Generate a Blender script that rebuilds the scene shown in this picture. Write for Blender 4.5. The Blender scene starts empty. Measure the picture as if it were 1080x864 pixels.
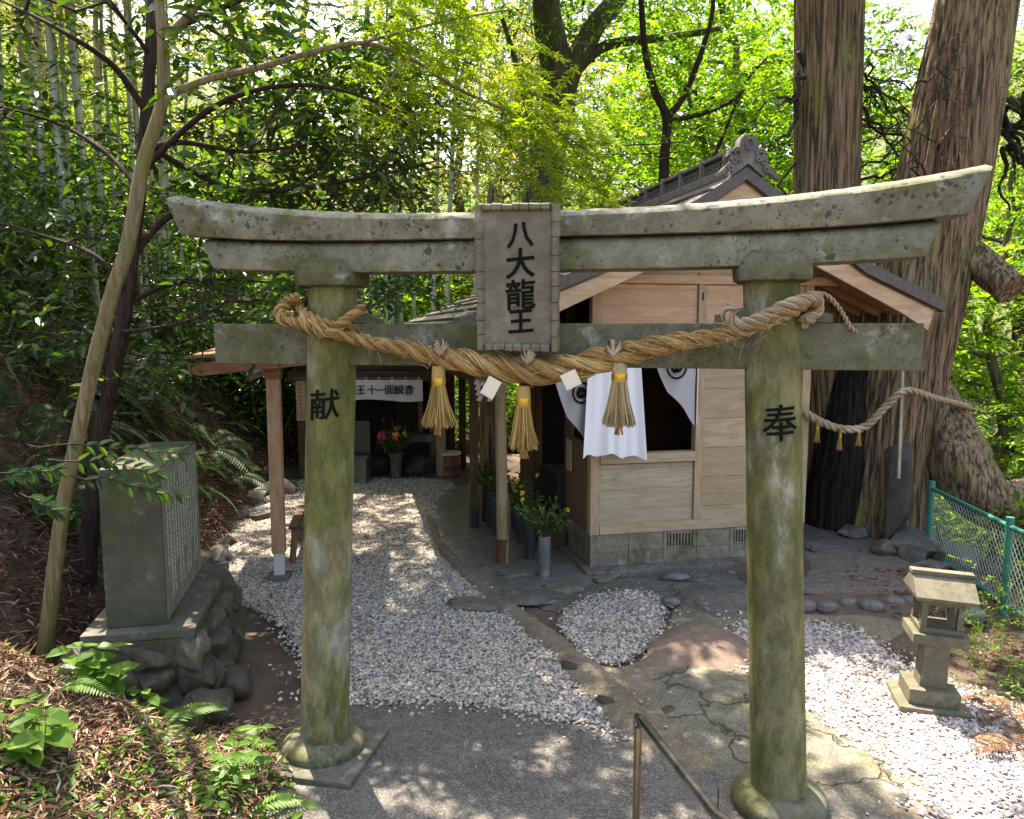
import bpy, bmesh, math, random
import numpy as np
from mathutils import Vector, Matrix, noise as mnoise
R=np.random.RandomState(7); random.seed(7)
PI=math.pi; rad=math.radians
sc=bpy.context.scene; COL=sc.collection

# ------------------------------------------------------------------ camera & light
H=2.5; PITCH=math.atan(87/800)
cam=bpy.data.objects.new('camera',bpy.data.cameras.new('camera')); COL.objects.link(cam)
cam.location=(0,0,H); cam.rotation_euler=(PI/2-PITCH,0,0)
cam.data.sensor_width=36; cam.data.lens=36*800/1080; cam.data.clip_end=500; cam.data.clip_start=.05
sc.camera=cam
SUN_EL=rad(64); SUN_AZ=rad(-24)      # azimuth: to the left of straight ahead
SD=np.array([math.sin(SUN_AZ)*math.cos(SUN_EL),math.cos(SUN_AZ)*math.cos(SUN_EL),math.sin(SUN_EL)])
w=bpy.data.worlds.new('World'); sc.world=w; w.use_nodes=True
nt=w.node_tree; bg=nt.nodes['Background']; sky=nt.nodes.new('ShaderNodeTexSky')
sky.sky_type='NISHITA'; sky.sun_disc=False; sky.sun_elevation=SUN_EL; sky.sun_rotation=SUN_AZ
sky.air_density=1.3; sky.dust_density=3.0; sky.ozone_density=1.0
nt.links.new(sky.outputs[0],bg.inputs[0]); bg.inputs[1].default_value=.15
sl=bpy.data.lights.new('sun','SUN'); sl.energy=5.0; sl.angle=rad(.55); sl.color=(1,.95,.87)
so=bpy.data.objects.new('sun',sl); COL.objects.link(so); so.rotation_euler=Vector(SD).to_track_quat('Z','Y').to_euler()
sc.view_settings.view_transform='Standard'; sc.view_settings.look='None'; sc.view_settings.gamma=1
sc.view_settings.exposure=2.02
sc.view_settings.use_white_balance=True; sc.view_settings.white_balance_temperature=7700; sc.view_settings.white_balance_tint=16
c=sc.cycles; c.max_bounces=7; c.diffuse_bounces=4; c.glossy_bounces=2; c.transmission_bounces=5; c.transparent_max_bounces=4
c.sample_clamp_indirect=6; c.caustics_reflective=False; c.caustics_refractive=False

def G(u,v,z=0):
    a=(u-540)/800;b=-(v-432)/800
    ry=math.cos(PITCH)+b*math.sin(PITCH); rz=-math.sin(PITCH)+b*math.cos(PITCH)
    t=(z-H)/rz; return (a*t,ry*t)
def W(u,v,Y):
    a=(u-540)/800;b=-(v-432)/800
    ry=math.cos(PITCH)+b*math.sin(PITCH); rz=-math.sin(PITCH)+b*math.cos(PITCH)
    t=Y/ry; return (a*t,Y,H+rz*t)

# ------------------------------------------------------------------ object helpers
def tag(o,label=None,cat=None,group=None,kind=None):
    if label:o['label']=label
    if cat:o['category']=cat
    if group:o['group']=group
    if kind:o['kind']=kind
    return o
def empty(name,loc,rz,label,cat,group=None):
    o=bpy.data.objects.new(name,None); COL.objects.link(o); o.location=loc; o.rotation_euler=(0,0,rz); o.empty_display_size=.1
    return tag(o,label,cat,group)
def copy_tree(o,parent=None):
    c=o.copy(); COL.objects.link(c)
    if parent is not None: c.parent=parent
    for ch in o.children: copy_tree(ch,c)
    return c
class MB:
    """collects geometry, builds one mesh object"""
    def __init__(s): s.V=[];s.F=[];s.n=0;s.M=[]
    def add(s,V,F,m=0):
        V=np.asarray(V,float).reshape(-1,3)
        s.V.append(V)
        for f in (F if isinstance(F,list) and len(F) and isinstance(F[0],np.ndarray) and F[0].ndim==2 else [np.asarray(F)]) :
            s.F.append(f+s.n); s.M.append(np.full(len(f),m))
        s.n+=len(V); return s
    def poly(s,V,faces,m=0):   # python list of variable faces
        V=np.asarray(V,float).reshape(-1,3); s.V.append(V)
        d={}
        for f in faces: d.setdefault(len(f),[]).append(f)
        for k,a in d.items():
            s.F.append(np.array(a)+s.n); s.M.append(np.full(len(a),m))
        s.n+=len(V); return s
    def box(s,x0,x1,y0,y1,z0,z1,m=0,bev=0):
        if bev<=0:
            V=[(x,y,z) for x in(x0,x1) for y in(y0,y1) for z in(z0,z1)]
            return s.poly(V,[(0,1,3,2),(4,6,7,5),(0,4,5,1),(2,3,7,6),(0,2,6,4),(1,5,7,3)],m)
        bm=bmesh.new(); bmesh.ops.create_cube(bm,size=1)
        for v in bm.verts: v.co=Vector(((x0+x1)/2+v.co.x*(x1-x0),(y0+y1)/2+v.co.y*(y1-y0),(z0+z1)/2+v.co.z*(z1-z0)))
        bmesh.ops.bevel(bm,geom=bm.edges[:],offset=bev,segments=2,profile=.6,affect='EDGES')
        return s.bm(bm,m)
    def bm(s,bm,m=0):
        bm.verts.ensure_lookup_table(); bm.verts.index_update()
        s.poly([v.co[:] for v in bm.verts],[[v.index for v in f.verts] for f in bm.faces],m); bm.free(); return s
    def beam(s,a,b,w,h,m=0,up=(0,0,1)):   # box from a to b
        a=Vector(a);b=Vector(b);d=(b-a);L=d.length;d.normalize();x=d.cross(Vector(up)).normalized();z=x.cross(d)
        V=[]
        for t in (a,b):
            for sx,sz in ((-1,-1),(1,-1),(1,1),(-1,1)): V.append(t+x*(sx*w/2)+z*(sz*h/2))
        return s.poly([v[:] for v in V],[(3,2,1,0),(4,5,6,7),(0,1,5,4),(1,2,6,5),(2,3,7,6),(3,0,4,7)],m)
    def tube(s,pts,rads,n=10,m=0,mod=None,cap=True,twist=0):
        P=np.asarray(pts,float); k=len(P); r=np.broadcast_to(np.asarray(rads,float),(k,)).copy()
        T=np.gradient(P,axis=0); T/=np.linalg.norm(T,axis=1)[:,None]+1e-9
        u=np.array([1,0,0]) if abs(T[0][0])<.8 else np.array([0,1,0])
        th=np.arange(n)*2*PI/n; V=np.zeros((k,n,3))
        for i in range(k):
            u=u-T[i]*(u@T[i]); u/=np.linalg.norm(u); v=np.cross(T[i],u)
            rr=r[i]*(mod(i/(k-1),th) if mod else np.ones(n))
            V[i]=P[i]+np.outer(np.cos(th)*rr,u)+np.outer(np.sin(th)*rr,v)
        i,j=np.meshgrid(np.arange(k-1),np.arange(n),indexing='ij'); j2=(j+1)%n
        F=np.stack([i*n+j,i*n+j2,(i+1)*n+j2,(i+1)*n+j],-1).reshape(-1,4)
        s.add(V.reshape(-1,3),F,m)
        if cap:
            s.poly(V[0],[list(range(n))[::-1]],m); s.poly(V[-1],[list(range(n))],m)
        return s
    def lathe(s,prof,n=32,m=0,c=(0,0,0),sup=2):
        P=np.array(prof,float);k=len(P);th=np.arange(n)*2*PI/n
        q=(np.abs(np.cos(th))**sup+np.abs(np.sin(th))**sup)**(-1/sup)
        V=np.stack([np.outer(P[:,0],np.cos(th)*q)+c[0],np.outer(P[:,0],np.sin(th)*q)+c[1],np.repeat(P[:,1:2],n,1)+c[2]],-1)
        i,j=np.meshgrid(np.arange(k-1),np.arange(n),indexing='ij'); j2=(j+1)%n
        F=np.stack([i*n+j,i*n+j2,(i+1)*n+j2,(i+1)*n+j],-1).reshape(-1,4)
        s.add(V.reshape(-1,3),F,m); s.poly(V[0],[list(range(n))[::-1]],m); s.poly(V[-1],[list(range(n))],m); return s
    def prism(s,outline,y0,y1,m=0):  # outline in x,z ; extruded along y
        n=len(outline); V=[(x,y0,z) for x,z in outline]+[(x,y1,z) for x,z in outline]
        F=[list(range(n)),[n+i for i in range(n)][::-1]]+[(i,i+n,(i+1)%n+n,(i+1)%n) for i in range(n)]
        return s.poly(V,F,m)
    def xf(s,M):
        A=np.array(M); 
        s.V=[v@A[:3,:3].T+A[:3,3] for v in s.V]; return s
    def build(s,name,mats,parent=None,smooth=False,angle=None):
        V=np.concatenate(s.V).astype(np.float32); me=bpy.data.meshes.new(name)
        nl=sum(f.size for f in s.F); nf=sum(len(f) for f in s.F)
        me.vertices.add(len(V)); me.vertices.foreach_set('co',V.ravel())
        me.loops.add(nl); me.polygons.add(nf)
        me.loops.foreach_set('vertex_index',np.concatenate([f.ravel() for f in s.F]).astype(np.int32))
        tot=np.concatenate([np.full(len(f),f.shape[1]) for f in s.F]).astype(np.int32)
        st=np.concatenate([[0],np.cumsum(tot)[:-1]]).astype(np.int32)
        me.polygons.foreach_set('loop_start',st)
        me.polygons.foreach_set('material_index',np.concatenate(s.M).astype(np.int32))
        me.polygons.foreach_set('use_smooth',np.full(nf,bool(smooth)))
        if not isinstance(mats,(list,tuple)): mats=[mats]
        for m in mats: me.materials.append(m)
        me.update(calc_edges=True); me.validate()
        if angle: me.set_sharp_from_angle(angle=rad(angle))
        o=bpy.data.objects.new(name,me); COL.objects.link(o)
        if parent is not None:o.parent=parent
        return o

# ------------------------------------------------------------------ materials
def N(nt,t,**k):
    n=nt.nodes.new(t)
    for a,b in k.items():
        if a.startswith('i_'):
            key=a[2:].replace('_',' '); n.inputs[key].default_value=b
        else: setattr(n,a,b)
    return n
def newmat(name):
    m=bpy.data.materials.new(name); m.use_nodes=True; nt=m.node_tree; b=nt.nodes['Principled BSDF']; return m,nt,b
def ramp(nt,stops,fac=None,interp='LINEAR'):
    r=nt.nodes.new('ShaderNodeValToRGB'); r.color_ramp.interpolation=interp
    e=r.color_ramp.elements
    while len(e)<len(stops): e.new(.5)
    for x,(p,cc) in zip(e,stops): x.position=p; x.color=(*cc,1) if len(cc)==3 else cc
    if fac: nt.links.new(fac,r.inputs[0])
    return r
def mixc(nt,f,a,b,mode='MIX'):
    m=nt.nodes.new('ShaderNodeMix'); m.data_type='RGBA'; m.blend_type=mode
    for s,i in ((f,0),(a,6),(b,7)):
        if hasattr(s,'is_output') or isinstance(s,bpy.types.NodeSocket): nt.links.new(s,m.inputs[i])
        else: m.inputs[i].default_value=s if i==0 else (*s,1)
    return m.outputs[2]
def noise(nt,scale,detail=5,rough=.6,vec=None,dist=0):
    n=N(nt,'ShaderNodeTexNoise'); n.inputs['Scale'].default_value=scale; n.inputs['Detail'].default_value=detail; n.inputs['Roughness'].default_value=rough; n.inputs['Distortion'].default_value=dist
    if vec: nt.links.new(vec,n.inputs['Vector'])
    return n.outputs[0]
def coords(nt,scale=(1,1,1),rot=(0,0,0)):
    t=N(nt,'ShaderNodeTexCoord'); m=N(nt,'ShaderNodeMapping'); nt.links.new(t.outputs['Object'],m.inputs[0]); m.inputs['Scale'].default_value=scale; m.inputs['Rotation'].default_value=rot
    return m.outputs[0]
def bump(nt,b,h,strength=.5,dist=.01):
    n=N(nt,'ShaderNodeBump'); n.inputs['Strength'].default_value=strength; n.inputs['Distance'].default_value=dist; nt.links.new(h,n.inputs['Height']); nt.links.new(n.outputs[0],b.inputs['Normal']); return n
def thr(nt,x,a,b):
    m=N(nt,'ShaderNodeMapRange'); m.interpolation_type='SMOOTHSTEP'; nt.links.new(x,m.inputs[0]); m.inputs[1].default_value=a; m.inputs[2].default_value=b; return m.outputs[0]
def math_(nt,op,a,b=None):
    m=N(nt,'ShaderNodeMath'); m.operation=op
    for i,s in enumerate((a,b)):
        if s is None: continue
        if isinstance(s,(int,float)): m.inputs[i].default_value=s
        else: nt.links.new(s,m.inputs[i])
    return m.outputs[0]

def stone(name,base=(.27,.27,.23),dark=(.14,.14,.11),moss=(.10,.12,.03),mossamt=.5,spots=.5,vert=1,light=(.42,.42,.38),bs=.5,grain=60,crack=0,speck=0,mott=.55,lth=.56):
    m,nt,b=newmat(name); co=coords(nt,(1,1,vert)); co1=coords(nt)
    big=noise(nt,2.2,6,.6,co); col=mixc(nt,thr(nt,big,.35,.65),dark,base)
    lt=noise(nt,5,5,.65,co,.4); col=mixc(nt,thr(nt,lt,lth,lth+.12),col,light)
    ms=noise(nt,3.1,7,.68,co,.3); mm=thr(nt,ms,.62-mossamt*.25,.74-mossamt*.22)
    col=mixc(nt,mm,col,moss)
    if spots>0:
        wv=N(nt,'ShaderNodeVectorMath'); wv.operation='ADD'; wn0=N(nt,'ShaderNodeTexNoise'); wn0.inputs['Scale'].default_value=30; nt.links.new(co1,wn0.inputs[0]); wm=N(nt,'ShaderNodeVectorMath'); wm.operation='SCALE'; wm.inputs['Scale'].default_value=.03; nt.links.new(wn0.outputs['Color'],wm.inputs[0]); nt.links.new(co1,wv.inputs[0]); nt.links.new(wm.outputs[0],wv.inputs[1])
        for vs,lo in ((17,.42),(34,.38),(70,.40)):
            v=N(nt,'ShaderNodeTexVoronoi'); v.inputs['Scale'].default_value=vs; nt.links.new(wv.outputs[0],v.inputs[0])
            msk=thr(nt,noise(nt,2.1+vs*.03,3,.6,co1),.42,.56)
            wn=N(nt,'ShaderNodeSeparateColor'); nt.links.new(v.outputs['Color'],wn.inputs[0])
            rr_=math_(nt,'MULTIPLY',wn.outputs[1],.46); dd_=math_(nt,'SUBTRACT',rr_,v.outputs['Distance']); sp=thr(nt,dd_,-.02,.03)
            sp=math_(nt,'MULTIPLY',math_(nt,'MULTIPLY',sp,msk),thr(nt,wn.outputs[0],lo-.08,lo))
            col=mixc(nt,math_(nt,'MULTIPLY',sp,spots*.9),col,(.045,.05,.025))
    st_=noise(nt,2.4,5,.6,coords(nt,(9,9,.7))); col=mixc(nt,math_(nt,'MULTIPLY',thr(nt,st_,.55,.72),.35),col,dark)
    mt_=noise(nt,13,6,.72,co); col=mixc(nt,math_(nt,'MULTIPLY',thr(nt,mt_,.40,.60),mott),mixc(nt,1.0,col,(1-mott*.5,1-mott*.5,1-mott*.52),'MULTIPLY'),mixc(nt,1.0,col,(1+mott*.4,1+mott*.39,1+mott*.36),'MULTIPLY'))
    fine=noise(nt,grain,4,.7,co1); col=mixc(nt,.45,col,mixc(nt,fine,(.25,.25,.25),(1.2,1.2,1.2)),'MULTIPLY') if False else mixc(nt,math_(nt,'MULTIPLY',fine,.5),col,(.1,.1,.08))
    if speck:
        v=N(nt,'ShaderNodeTexVoronoi'); v.inputs['Scale'].default_value=110; nt.links.new(co1,v.inputs[0]); sc_n=N(nt,'ShaderNodeSeparateColor'); nt.links.new(v.outputs['Color'],sc_n.inputs[0])
        col=mixc(nt,math_(nt,'MULTIPLY',thr(nt,sc_n.outputs[0],.72,.8),speck),col,light); col=mixc(nt,math_(nt,'MULTIPLY',thr(nt,sc_n.outputs[1],.75,.85),speck),col,(.05,.05,.045))
    ck=None
    if crack:
        w0=N(nt,'ShaderNodeTexNoise'); w0.inputs['Scale'].default_value=3.5; w0.inputs['Detail'].default_value=6; nt.links.new(co1,w0.inputs[0]); w1=N(nt,'ShaderNodeVectorMath'); w1.operation='SCALE'; w1.inputs['Scale'].default_value=.55; nt.links.new(w0.outputs['Color'],w1.inputs[0]); w2=N(nt,'ShaderNodeVectorMath'); w2.operation='ADD'; nt.links.new(co1,w2.inputs[0]); nt.links.new(w1.outputs[0],w2.inputs[1])
        v=N(nt,'ShaderNodeTexVoronoi'); v.feature='DISTANCE_TO_EDGE'; v.inputs['Scale'].default_value=crack; nt.links.new(w2.outputs[0],v.inputs[0]); ck=thr(nt,v.outputs['Distance'],.018,.005)
        v2=N(nt,'ShaderNodeTexVoronoi'); v2.inputs['Scale'].default_value=crack; nt.links.new(w2.outputs[0],v2.inputs[0]); sc2=N(nt,'ShaderNodeSeparateColor'); nt.links.new(v2.outputs['Color'],sc2.inputs[0])
        col=mixc(nt,math_(nt,'MULTIPLY',sc2.outputs[0],.5),col,mixc(nt,1.0,col,(.55,.55,.55),'MULTIPLY')); col=mixc(nt,math_(nt,'MULTIPLY',ck,.65),col,(.06,.05,.035))
    nt.links.new(col,b.inputs['Base Color']); b.inputs['Roughness'].default_value=.88; b.inputs['Specular IOR Level'].default_value=.25
    h=math_(nt,'ADD',math_(nt,'MULTIPLY',fine,.5),lt)
    if ck is not None: h=math_(nt,'SUBTRACT',h,math_(nt,'MULTIPLY',ck,2.5))
    bump(nt,b,h,bs,.012)
    return m
def wood(name,c1,c2,axis='x',rough=.75,dirt=(.12,.1,.08),dirtamt=.4,bs=.25,plank=0,pax=2):
    m,nt,b=newmat(name); s={'x':(1.2,9,9),'y':(9,1.2,9),'z':(9,9,1.2)}[axis]
    co=coords(nt,s); g=noise(nt,2.2,6,.55,co,1.2); col=mixc(nt,thr(nt,g,.3,.7),c1,c2)
    co1=coords(nt); d=noise(nt,2.3,6,.7,co1); col=mixc(nt,math_(nt,'MULTIPLY',thr(nt,d,.5,.72),dirtamt),col,dirt)
    h=g
    if plank:
        sx=N(nt,'ShaderNodeSeparateXYZ'); nt.links.new(co1,sx.inputs[0])
        q=math_(nt,'DIVIDE',sx.outputs[pax],plank); fr=math_(nt,'FRACT',q); fl=math_(nt,'FLOOR',q)
        wn=N(nt,'ShaderNodeTexWhiteNoise'); wn.noise_dimensions='1D'; nt.links.new(fl,wn.inputs['W'])
        col=mixc(nt,math_(nt,'MULTIPLY',wn.outputs[0],.45),col,c1); gap=thr(nt,math_(nt,'ABSOLUTE',math_(nt,'SUBTRACT',fr,.5)),.485,.497)
        col=mixc(nt,math_(nt,'MULTIPLY',gap,.65),col,(.05,.035,.025)); h=math_(nt,'SUBTRACT',g,math_(nt,'MULTIPLY',gap,3))
    nt.links.new(col,b.inputs['Base Color']); b.inputs['Roughness'].default_value=rough; b.inputs['Specular IOR Level'].default_value=.3
    bump(nt,b,h,bs,.006); return m
def plain(name,col,rough=.6,metal=0,spec=.5,nz=0,bs=0,scale=20,col2=None):
    m,nt,b=newmat(name); b.inputs['Base Color'].default_value=(*col,1); b.inputs['Roughness'].default_value=rough; b.inputs['Metallic'].default_value=metal; b.inputs['Specular IOR Level'].default_value=spec
    if col2 or bs:
        n=noise(nt,scale,6,.65,coords(nt))
        if col2: nt.links.new(mixc(nt,thr(nt,n,.35,.65),col,col2),b.inputs['Base Color'])
        if bs: bump(nt,b,n,bs,.01)
    return m
def leafmat(name,stops,trans=.45,rough=.5,spec=.4,thue=(1.25,1.25,.5)):
    """foliage: per-leaf colour, diffuse + translucent + soft gloss"""
    m=bpy.data.materials.new(name); m.use_nodes=True; nt=m.node_tree; b=nt.nodes['Principled BSDF']; out=nt.nodes['Material Output']
    g=N(nt,'ShaderNodeNewGeometry'); r=ramp(nt,stops,g.outputs['Random Per Island'])
    nt.links.new(r.outputs[0],b.inputs['Base Color']); b.inputs['Roughness'].default_value=rough; b.inputs['Specular IOR Level'].default_value=spec
    if trans>0:
        t=N(nt,'ShaderNodeBsdfTranslucent'); nt.links.new(mixc(nt,1.0,r.outputs[0],thue,'MULTIPLY'),t.inputs[0])
        mx=N(nt,'ShaderNodeMixShader'); mx.inputs[0].default_value=trans
        nt.links.new(b.outputs[0],mx.inputs[1]); nt.links.new(t.outputs[0],mx.inputs[2]); nt.links.new(mx.outputs[0],out.inputs[0])
    return m
def islandmat(name,stops,rough=.8,spec=.3,bs=0,interp='LINEAR'):
    m,nt,b=newmat(name); g=N(nt,'ShaderNodeNewGeometry'); r=ramp(nt,stops,g.outputs['Random Per Island'],interp)
    nt.links.new(r.outputs[0],b.inputs['Base Color']); b.inputs['Roughness'].default_value=rough; b.inputs['Specular IOR Level'].default_value=spec
    return m

M={}
M['torii']=stone('weathered_torii_stone',base=(.185,.18,.12),dark=(.12,.12,.07),moss=(.095,.105,.028),mossamt=.65,spots=.8,light=(.34,.335,.285),bs=.45)
M['kasagi']=stone('lichen_spotted_lintel_stone',base=(.275,.27,.205),dark=(.18,.18,.13),moss=(.13,.135,.045),mossamt=.45,spots=1.0,light=(.42,.415,.36),bs=.45)
M['pillar']=stone('mossy_pillar_stone',base=(.29,.26,.12),dark=(.15,.145,.06),moss=(.135,.145,.025),mossamt=.7,spots=.12,mott=.75,lth=.52,vert=.4,light=(.36,.35,.28),bs=.5)
M['plaque']=stone('plaque_stone',base=(.235,.205,.16),dark=(.17,.15,.115),moss=(.16,.16,.1),mossamt=.1,spots=0,light=(.30,.27,.22),bs=.35,grain=120)
M['plaque_rim']=stone('plaque_rim_stone',base=(.25,.225,.17),dark=(.17,.155,.115),moss=(.14,.16,.07),mossamt=.4,spots=.2,light=(.4,.39,.33),bs=.5)
M['ink']=plain('black_lettering_paint',(.006,.006,.006),.8,spec=.1)
M['tablet']=stone('tablet_granite',base=(.095,.10,.07),dark=(.055,.06,.04),moss=(.06,.08,.025),mossamt=.55,spots=.2,light=(.17,.175,.14),bs=.2,grain=90)
M['tablet_side']=stone('tablet_lit_face',base=(.27,.275,.22),dark=(.2,.21,.16),moss=(.15,.17,.09),mossamt=.3,spots=0,light=(.33,.33,.27),bs=.12,grain=90)  # right face a lighter tone: the light falling on it is put into the colour
M['base']=stone('slab_stone',base=(.15,.145,.125),dark=(.09,.09,.07),moss=(.07,.09,.03),mossamt=.4,spots=.3,light=(.27,.26,.23),bs=.5)
M['mossrock']=stone('mossy_rubble',base=(.10,.09,.07),dark=(.04,.037,.027),moss=(.05,.06,.015),mossamt=.5,spots=0,light=(.2,.19,.165),bs=.8,grain=30)
M['rock']=stone('grey_rock',base=(.2,.195,.18),dark=(.10,.10,.09),moss=(.09,.1,.05),mossamt=.25,spots=0,light=(.33,.32,.3),bs=.7,grain=40)
M['cobble']=stone('river_cobble',base=(.2,.2,.195),dark=(.12,.12,.12),moss=(.13,.13,.1),mossamt=.1,spots=0,light=(.27,.27,.26),bs=.3,grain=80)
M['darkrock']=stone('dark_rock',base=(.07,.07,.065),dark=(.04,.04,.035),moss=(.05,.055,.03),mossamt=.3,spots=0,light=(.13,.13,.12),bs=.8)
M['lantern']=stone('lantern_sandstone',base=(.21,.195,.145),dark=(.13,.125,.085),moss=(.12,.13,.06),mossamt=.55,spots=.2,light=(.33,.31,.23),bs=.5,grain=90)
M['pine']=wood('weathered_light_planks',(.32,.235,.15),(.46,.355,.24),'x',dirt=(.24,.18,.13),dirtamt=.55,plank=.31)
M['pine_low']=wood('greyed_lower_planks',(.33,.26,.18),(.46,.385,.285),'x',dirt=(.22,.19,.15),dirtamt=.85,plank=.21)
M['pine_hi']=wood('fresh_gable_planks',(.44,.28,.18),(.56,.39,.265),'x',dirtamt=.1,plank=.16)
M['post']=wood('post_wood',(.33,.23,.15),(.45,.33,.22),'z',dirt=(.22,.19,.13),dirtamt=.6)
M['rail']=wood('rail_wood',(.34,.24,.16),(.46,.35,.24),'x',dirt=(.33,.31,.24),dirtamt=.8)
M['barge']=wood('barge_board',(.40,.26,.155),(.53,.38,.25),'x',dirt=(.52,.47,.38),dirtamt=.5)
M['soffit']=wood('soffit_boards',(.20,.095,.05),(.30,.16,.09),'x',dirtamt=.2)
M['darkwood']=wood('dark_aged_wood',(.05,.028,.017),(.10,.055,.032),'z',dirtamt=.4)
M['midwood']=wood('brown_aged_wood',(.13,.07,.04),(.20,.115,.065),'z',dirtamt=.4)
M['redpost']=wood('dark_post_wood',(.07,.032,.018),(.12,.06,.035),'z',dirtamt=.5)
M['roundpost']=wood('round_post_wood',(.24,.155,.095),(.31,.24,.14),'z',dirt=(.17,.19,.09),dirtamt=.9)
M['orangepost']=wood('peeling_post_wood',(.34,.17,.085),(.42,.27,.165),'z',dirt=(.40,.36,.29),dirtamt=.9)
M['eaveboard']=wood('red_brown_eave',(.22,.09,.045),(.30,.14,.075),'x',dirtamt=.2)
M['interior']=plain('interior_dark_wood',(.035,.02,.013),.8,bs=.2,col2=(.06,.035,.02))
M['slate']=wood('roof_sheet',(.13,.105,.105),(.20,.165,.165),'y',rough=.5,dirt=(.16,.14,.14),dirtamt=.4)
M['roofedge']=plain('dark_roof_edge',(.055,.047,.045),.55,col2=(.09,.075,.07),bs=.2)
M['tile']=plain('ridge_tile',(.13,.105,.11),.5,col2=(.22,.185,.19),bs=.4,scale=30)
M['onig']=stone('ridge_end_tile',base=(.2,.185,.18),dark=(.12,.105,.105),moss=(.13,.13,.1),mossamt=.1,spots=0,light=(.31,.29,.28),bs=.3)
M['concrete_block']=stone('mossy_foundation_block',base=(.33,.285,.22),dark=(.22,.19,.14),moss=(.15,.15,.08),mossamt=.5,spots=.3,light=(.4,.35,.28),bs=.4,grain=110)
M['concrete']=stone('path_concrete',base=(.155,.15,.138),dark=(.11,.105,.095),moss=(.10,.10,.07),mossamt=.2,spots=0,light=(.2,.195,.18),bs=1.0,grain=75,speck=.7)
M['apron']=stone('worn_apron_concrete',base=(.20,.19,.17),dark=(.13,.125,.11),moss=(.13,.13,.09),mossamt=.15,spots=0,light=(.3,.29,.26),bs=.7,grain=70,crack=1.7,speck=.35)
M['mortar']=stone('tan_mortar',base=(.26,.21,.15),dark=(.16,.13,.09),moss=(.14,.14,.07),mossamt=.3,spots=0,light=(.36,.31,.24),bs=.7,grain=60,speck=.35)
M['flag']=stone('grey_flagstone',base=(.25,.24,.19),dark=(.15,.145,.11),moss=(.15,.16,.08),mossamt=.4,spots=0,light=(.36,.34,.29),bs=1,grain=50,crack=1.3,speck=.3)
M['pink']=stone('pinkish_bedrock',base=(.26,.18,.145),dark=(.19,.13,.10),moss=(.2,.15,.1),mossamt=.1,spots=0,light=(.42,.3,.26),bs=.8,grain=40)
M['dirt']=plain('dark_packed_soil',(.10,.08,.065),.95,col2=(.155,.125,.10),bs=.6,scale=12)
M['wet']=plain('porch_floor',(.10,.097,.088),.38,col2=(.17,.165,.15),bs=.15,scale=5)
M['steel']=plain('worn_stainless_rail',(.20,.20,.21),.26,metal=1,col2=(.40,.40,.41),scale=9,bs=.05)
M['steelpost']=plain('tarnished_tube',(.33,.27,.2),.33,metal=1,col2=(.45,.38,.3),scale=9)
M['zinc']=plain('vase_grey_metal',(.22,.24,.25),.4,metal=.6,col2=(.32,.34,.35),scale=6)
M['darkvase']=plain('vase_dark_metal',(.05,.055,.06),.45,metal=.4)
M['white']=plain('white_cloth',(.78,.79,.84),.9,spec=.1)
M['greycloth']=plain('grey_banner_cloth',(.40,.40,.42),.9,spec=.1)
M['noren']=plain('curtain_cloth',(.58,.57,.56),.9,spec=.1)
M['paper']=plain('folded_paper',(.72,.66,.55),.8,spec=.2)
M['whitepaper']=plain('white_paper',(.72,.72,.76),.8,spec=.2)
M['gold']=plain('gold_band',(.55,.34,.05),.35,metal=.7,bs=.1)
M['black']=plain('black_paint',(.012,.012,.014),.5)
M['green']=plain('green_fence_paint',(.012,.15,.115),.45,col2=(.018,.2,.15),scale=8)
M['wire']=plain('fence_wire',(.35,.42,.40),.5)
M['cable']=plain('cable',(.02,.02,.02),.6)
M['drum']=plain('rusty_drum',(.20,.06,.035),.6,col2=(.12,.04,.03),scale=6)
M['lid']=plain('pale_lid',(.5,.5,.5),.5)
M['bamboo_pole']=plain('dry_bamboo',(.42,.36,.27),.5,col2=(.3,.25,.18),scale=6)
# rope: twisted straw fibres
def ropemat(name,c1,c2):
    m,nt,b=newmat(name); g=N(nt,'ShaderNodeNewGeometry'); co=coords(nt,(18,60,60),(0,rad(35),0))
    n=noise(nt,4,6,.7,co,.5); n2=noise(nt,5,3,.6,coords(nt))
    col=mixc(nt,thr(nt,n,.3,.7),c1,c2); col=mixc(nt,thr(nt,n2,.5,.7),col,(c2[0]*1.25,c2[1]*1.35,c2[2]*1.7))
    nt.links.new(col,b.inputs['Base Color']); b.inputs['Roughness'].default_value=.7; bump(nt,b,n,.6,.006); return m
M['rope']=ropemat('straw_rope',(.13,.07,.018),(.40,.24,.075))
M['rope2']=ropemat('grey_straw_rope',(.20,.14,.085),(.40,.31,.20))
M['straw']=islandmat('tassel_straw',[(0,(.14,.095,.045)),(.5,(.30,.225,.11)),(1,(.47,.38,.22))],.65)
M['straw_g']=islandmat('tassel_straw_gold',[(0,(.12,.07,.018)),(.5,(.29,.19,.05)),(1,(.45,.32,.12))],.65)
M['ropestraw']=islandmat('rope_straw',[(0,(.08,.04,.01)),(.35,(.21,.12,.033)),(.7,(.35,.21,.065)),(1,(.5,.34,.14))],.6)
M['ropestraw2']=islandmat('grey_rope_straw',[(0,(.12,.08,.045)),(.4,(.27,.20,.12)),(1,(.48,.39,.27))],.65)
M['strawcore']=plain('tassel_core',(.34,.17,.07),.8)
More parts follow.
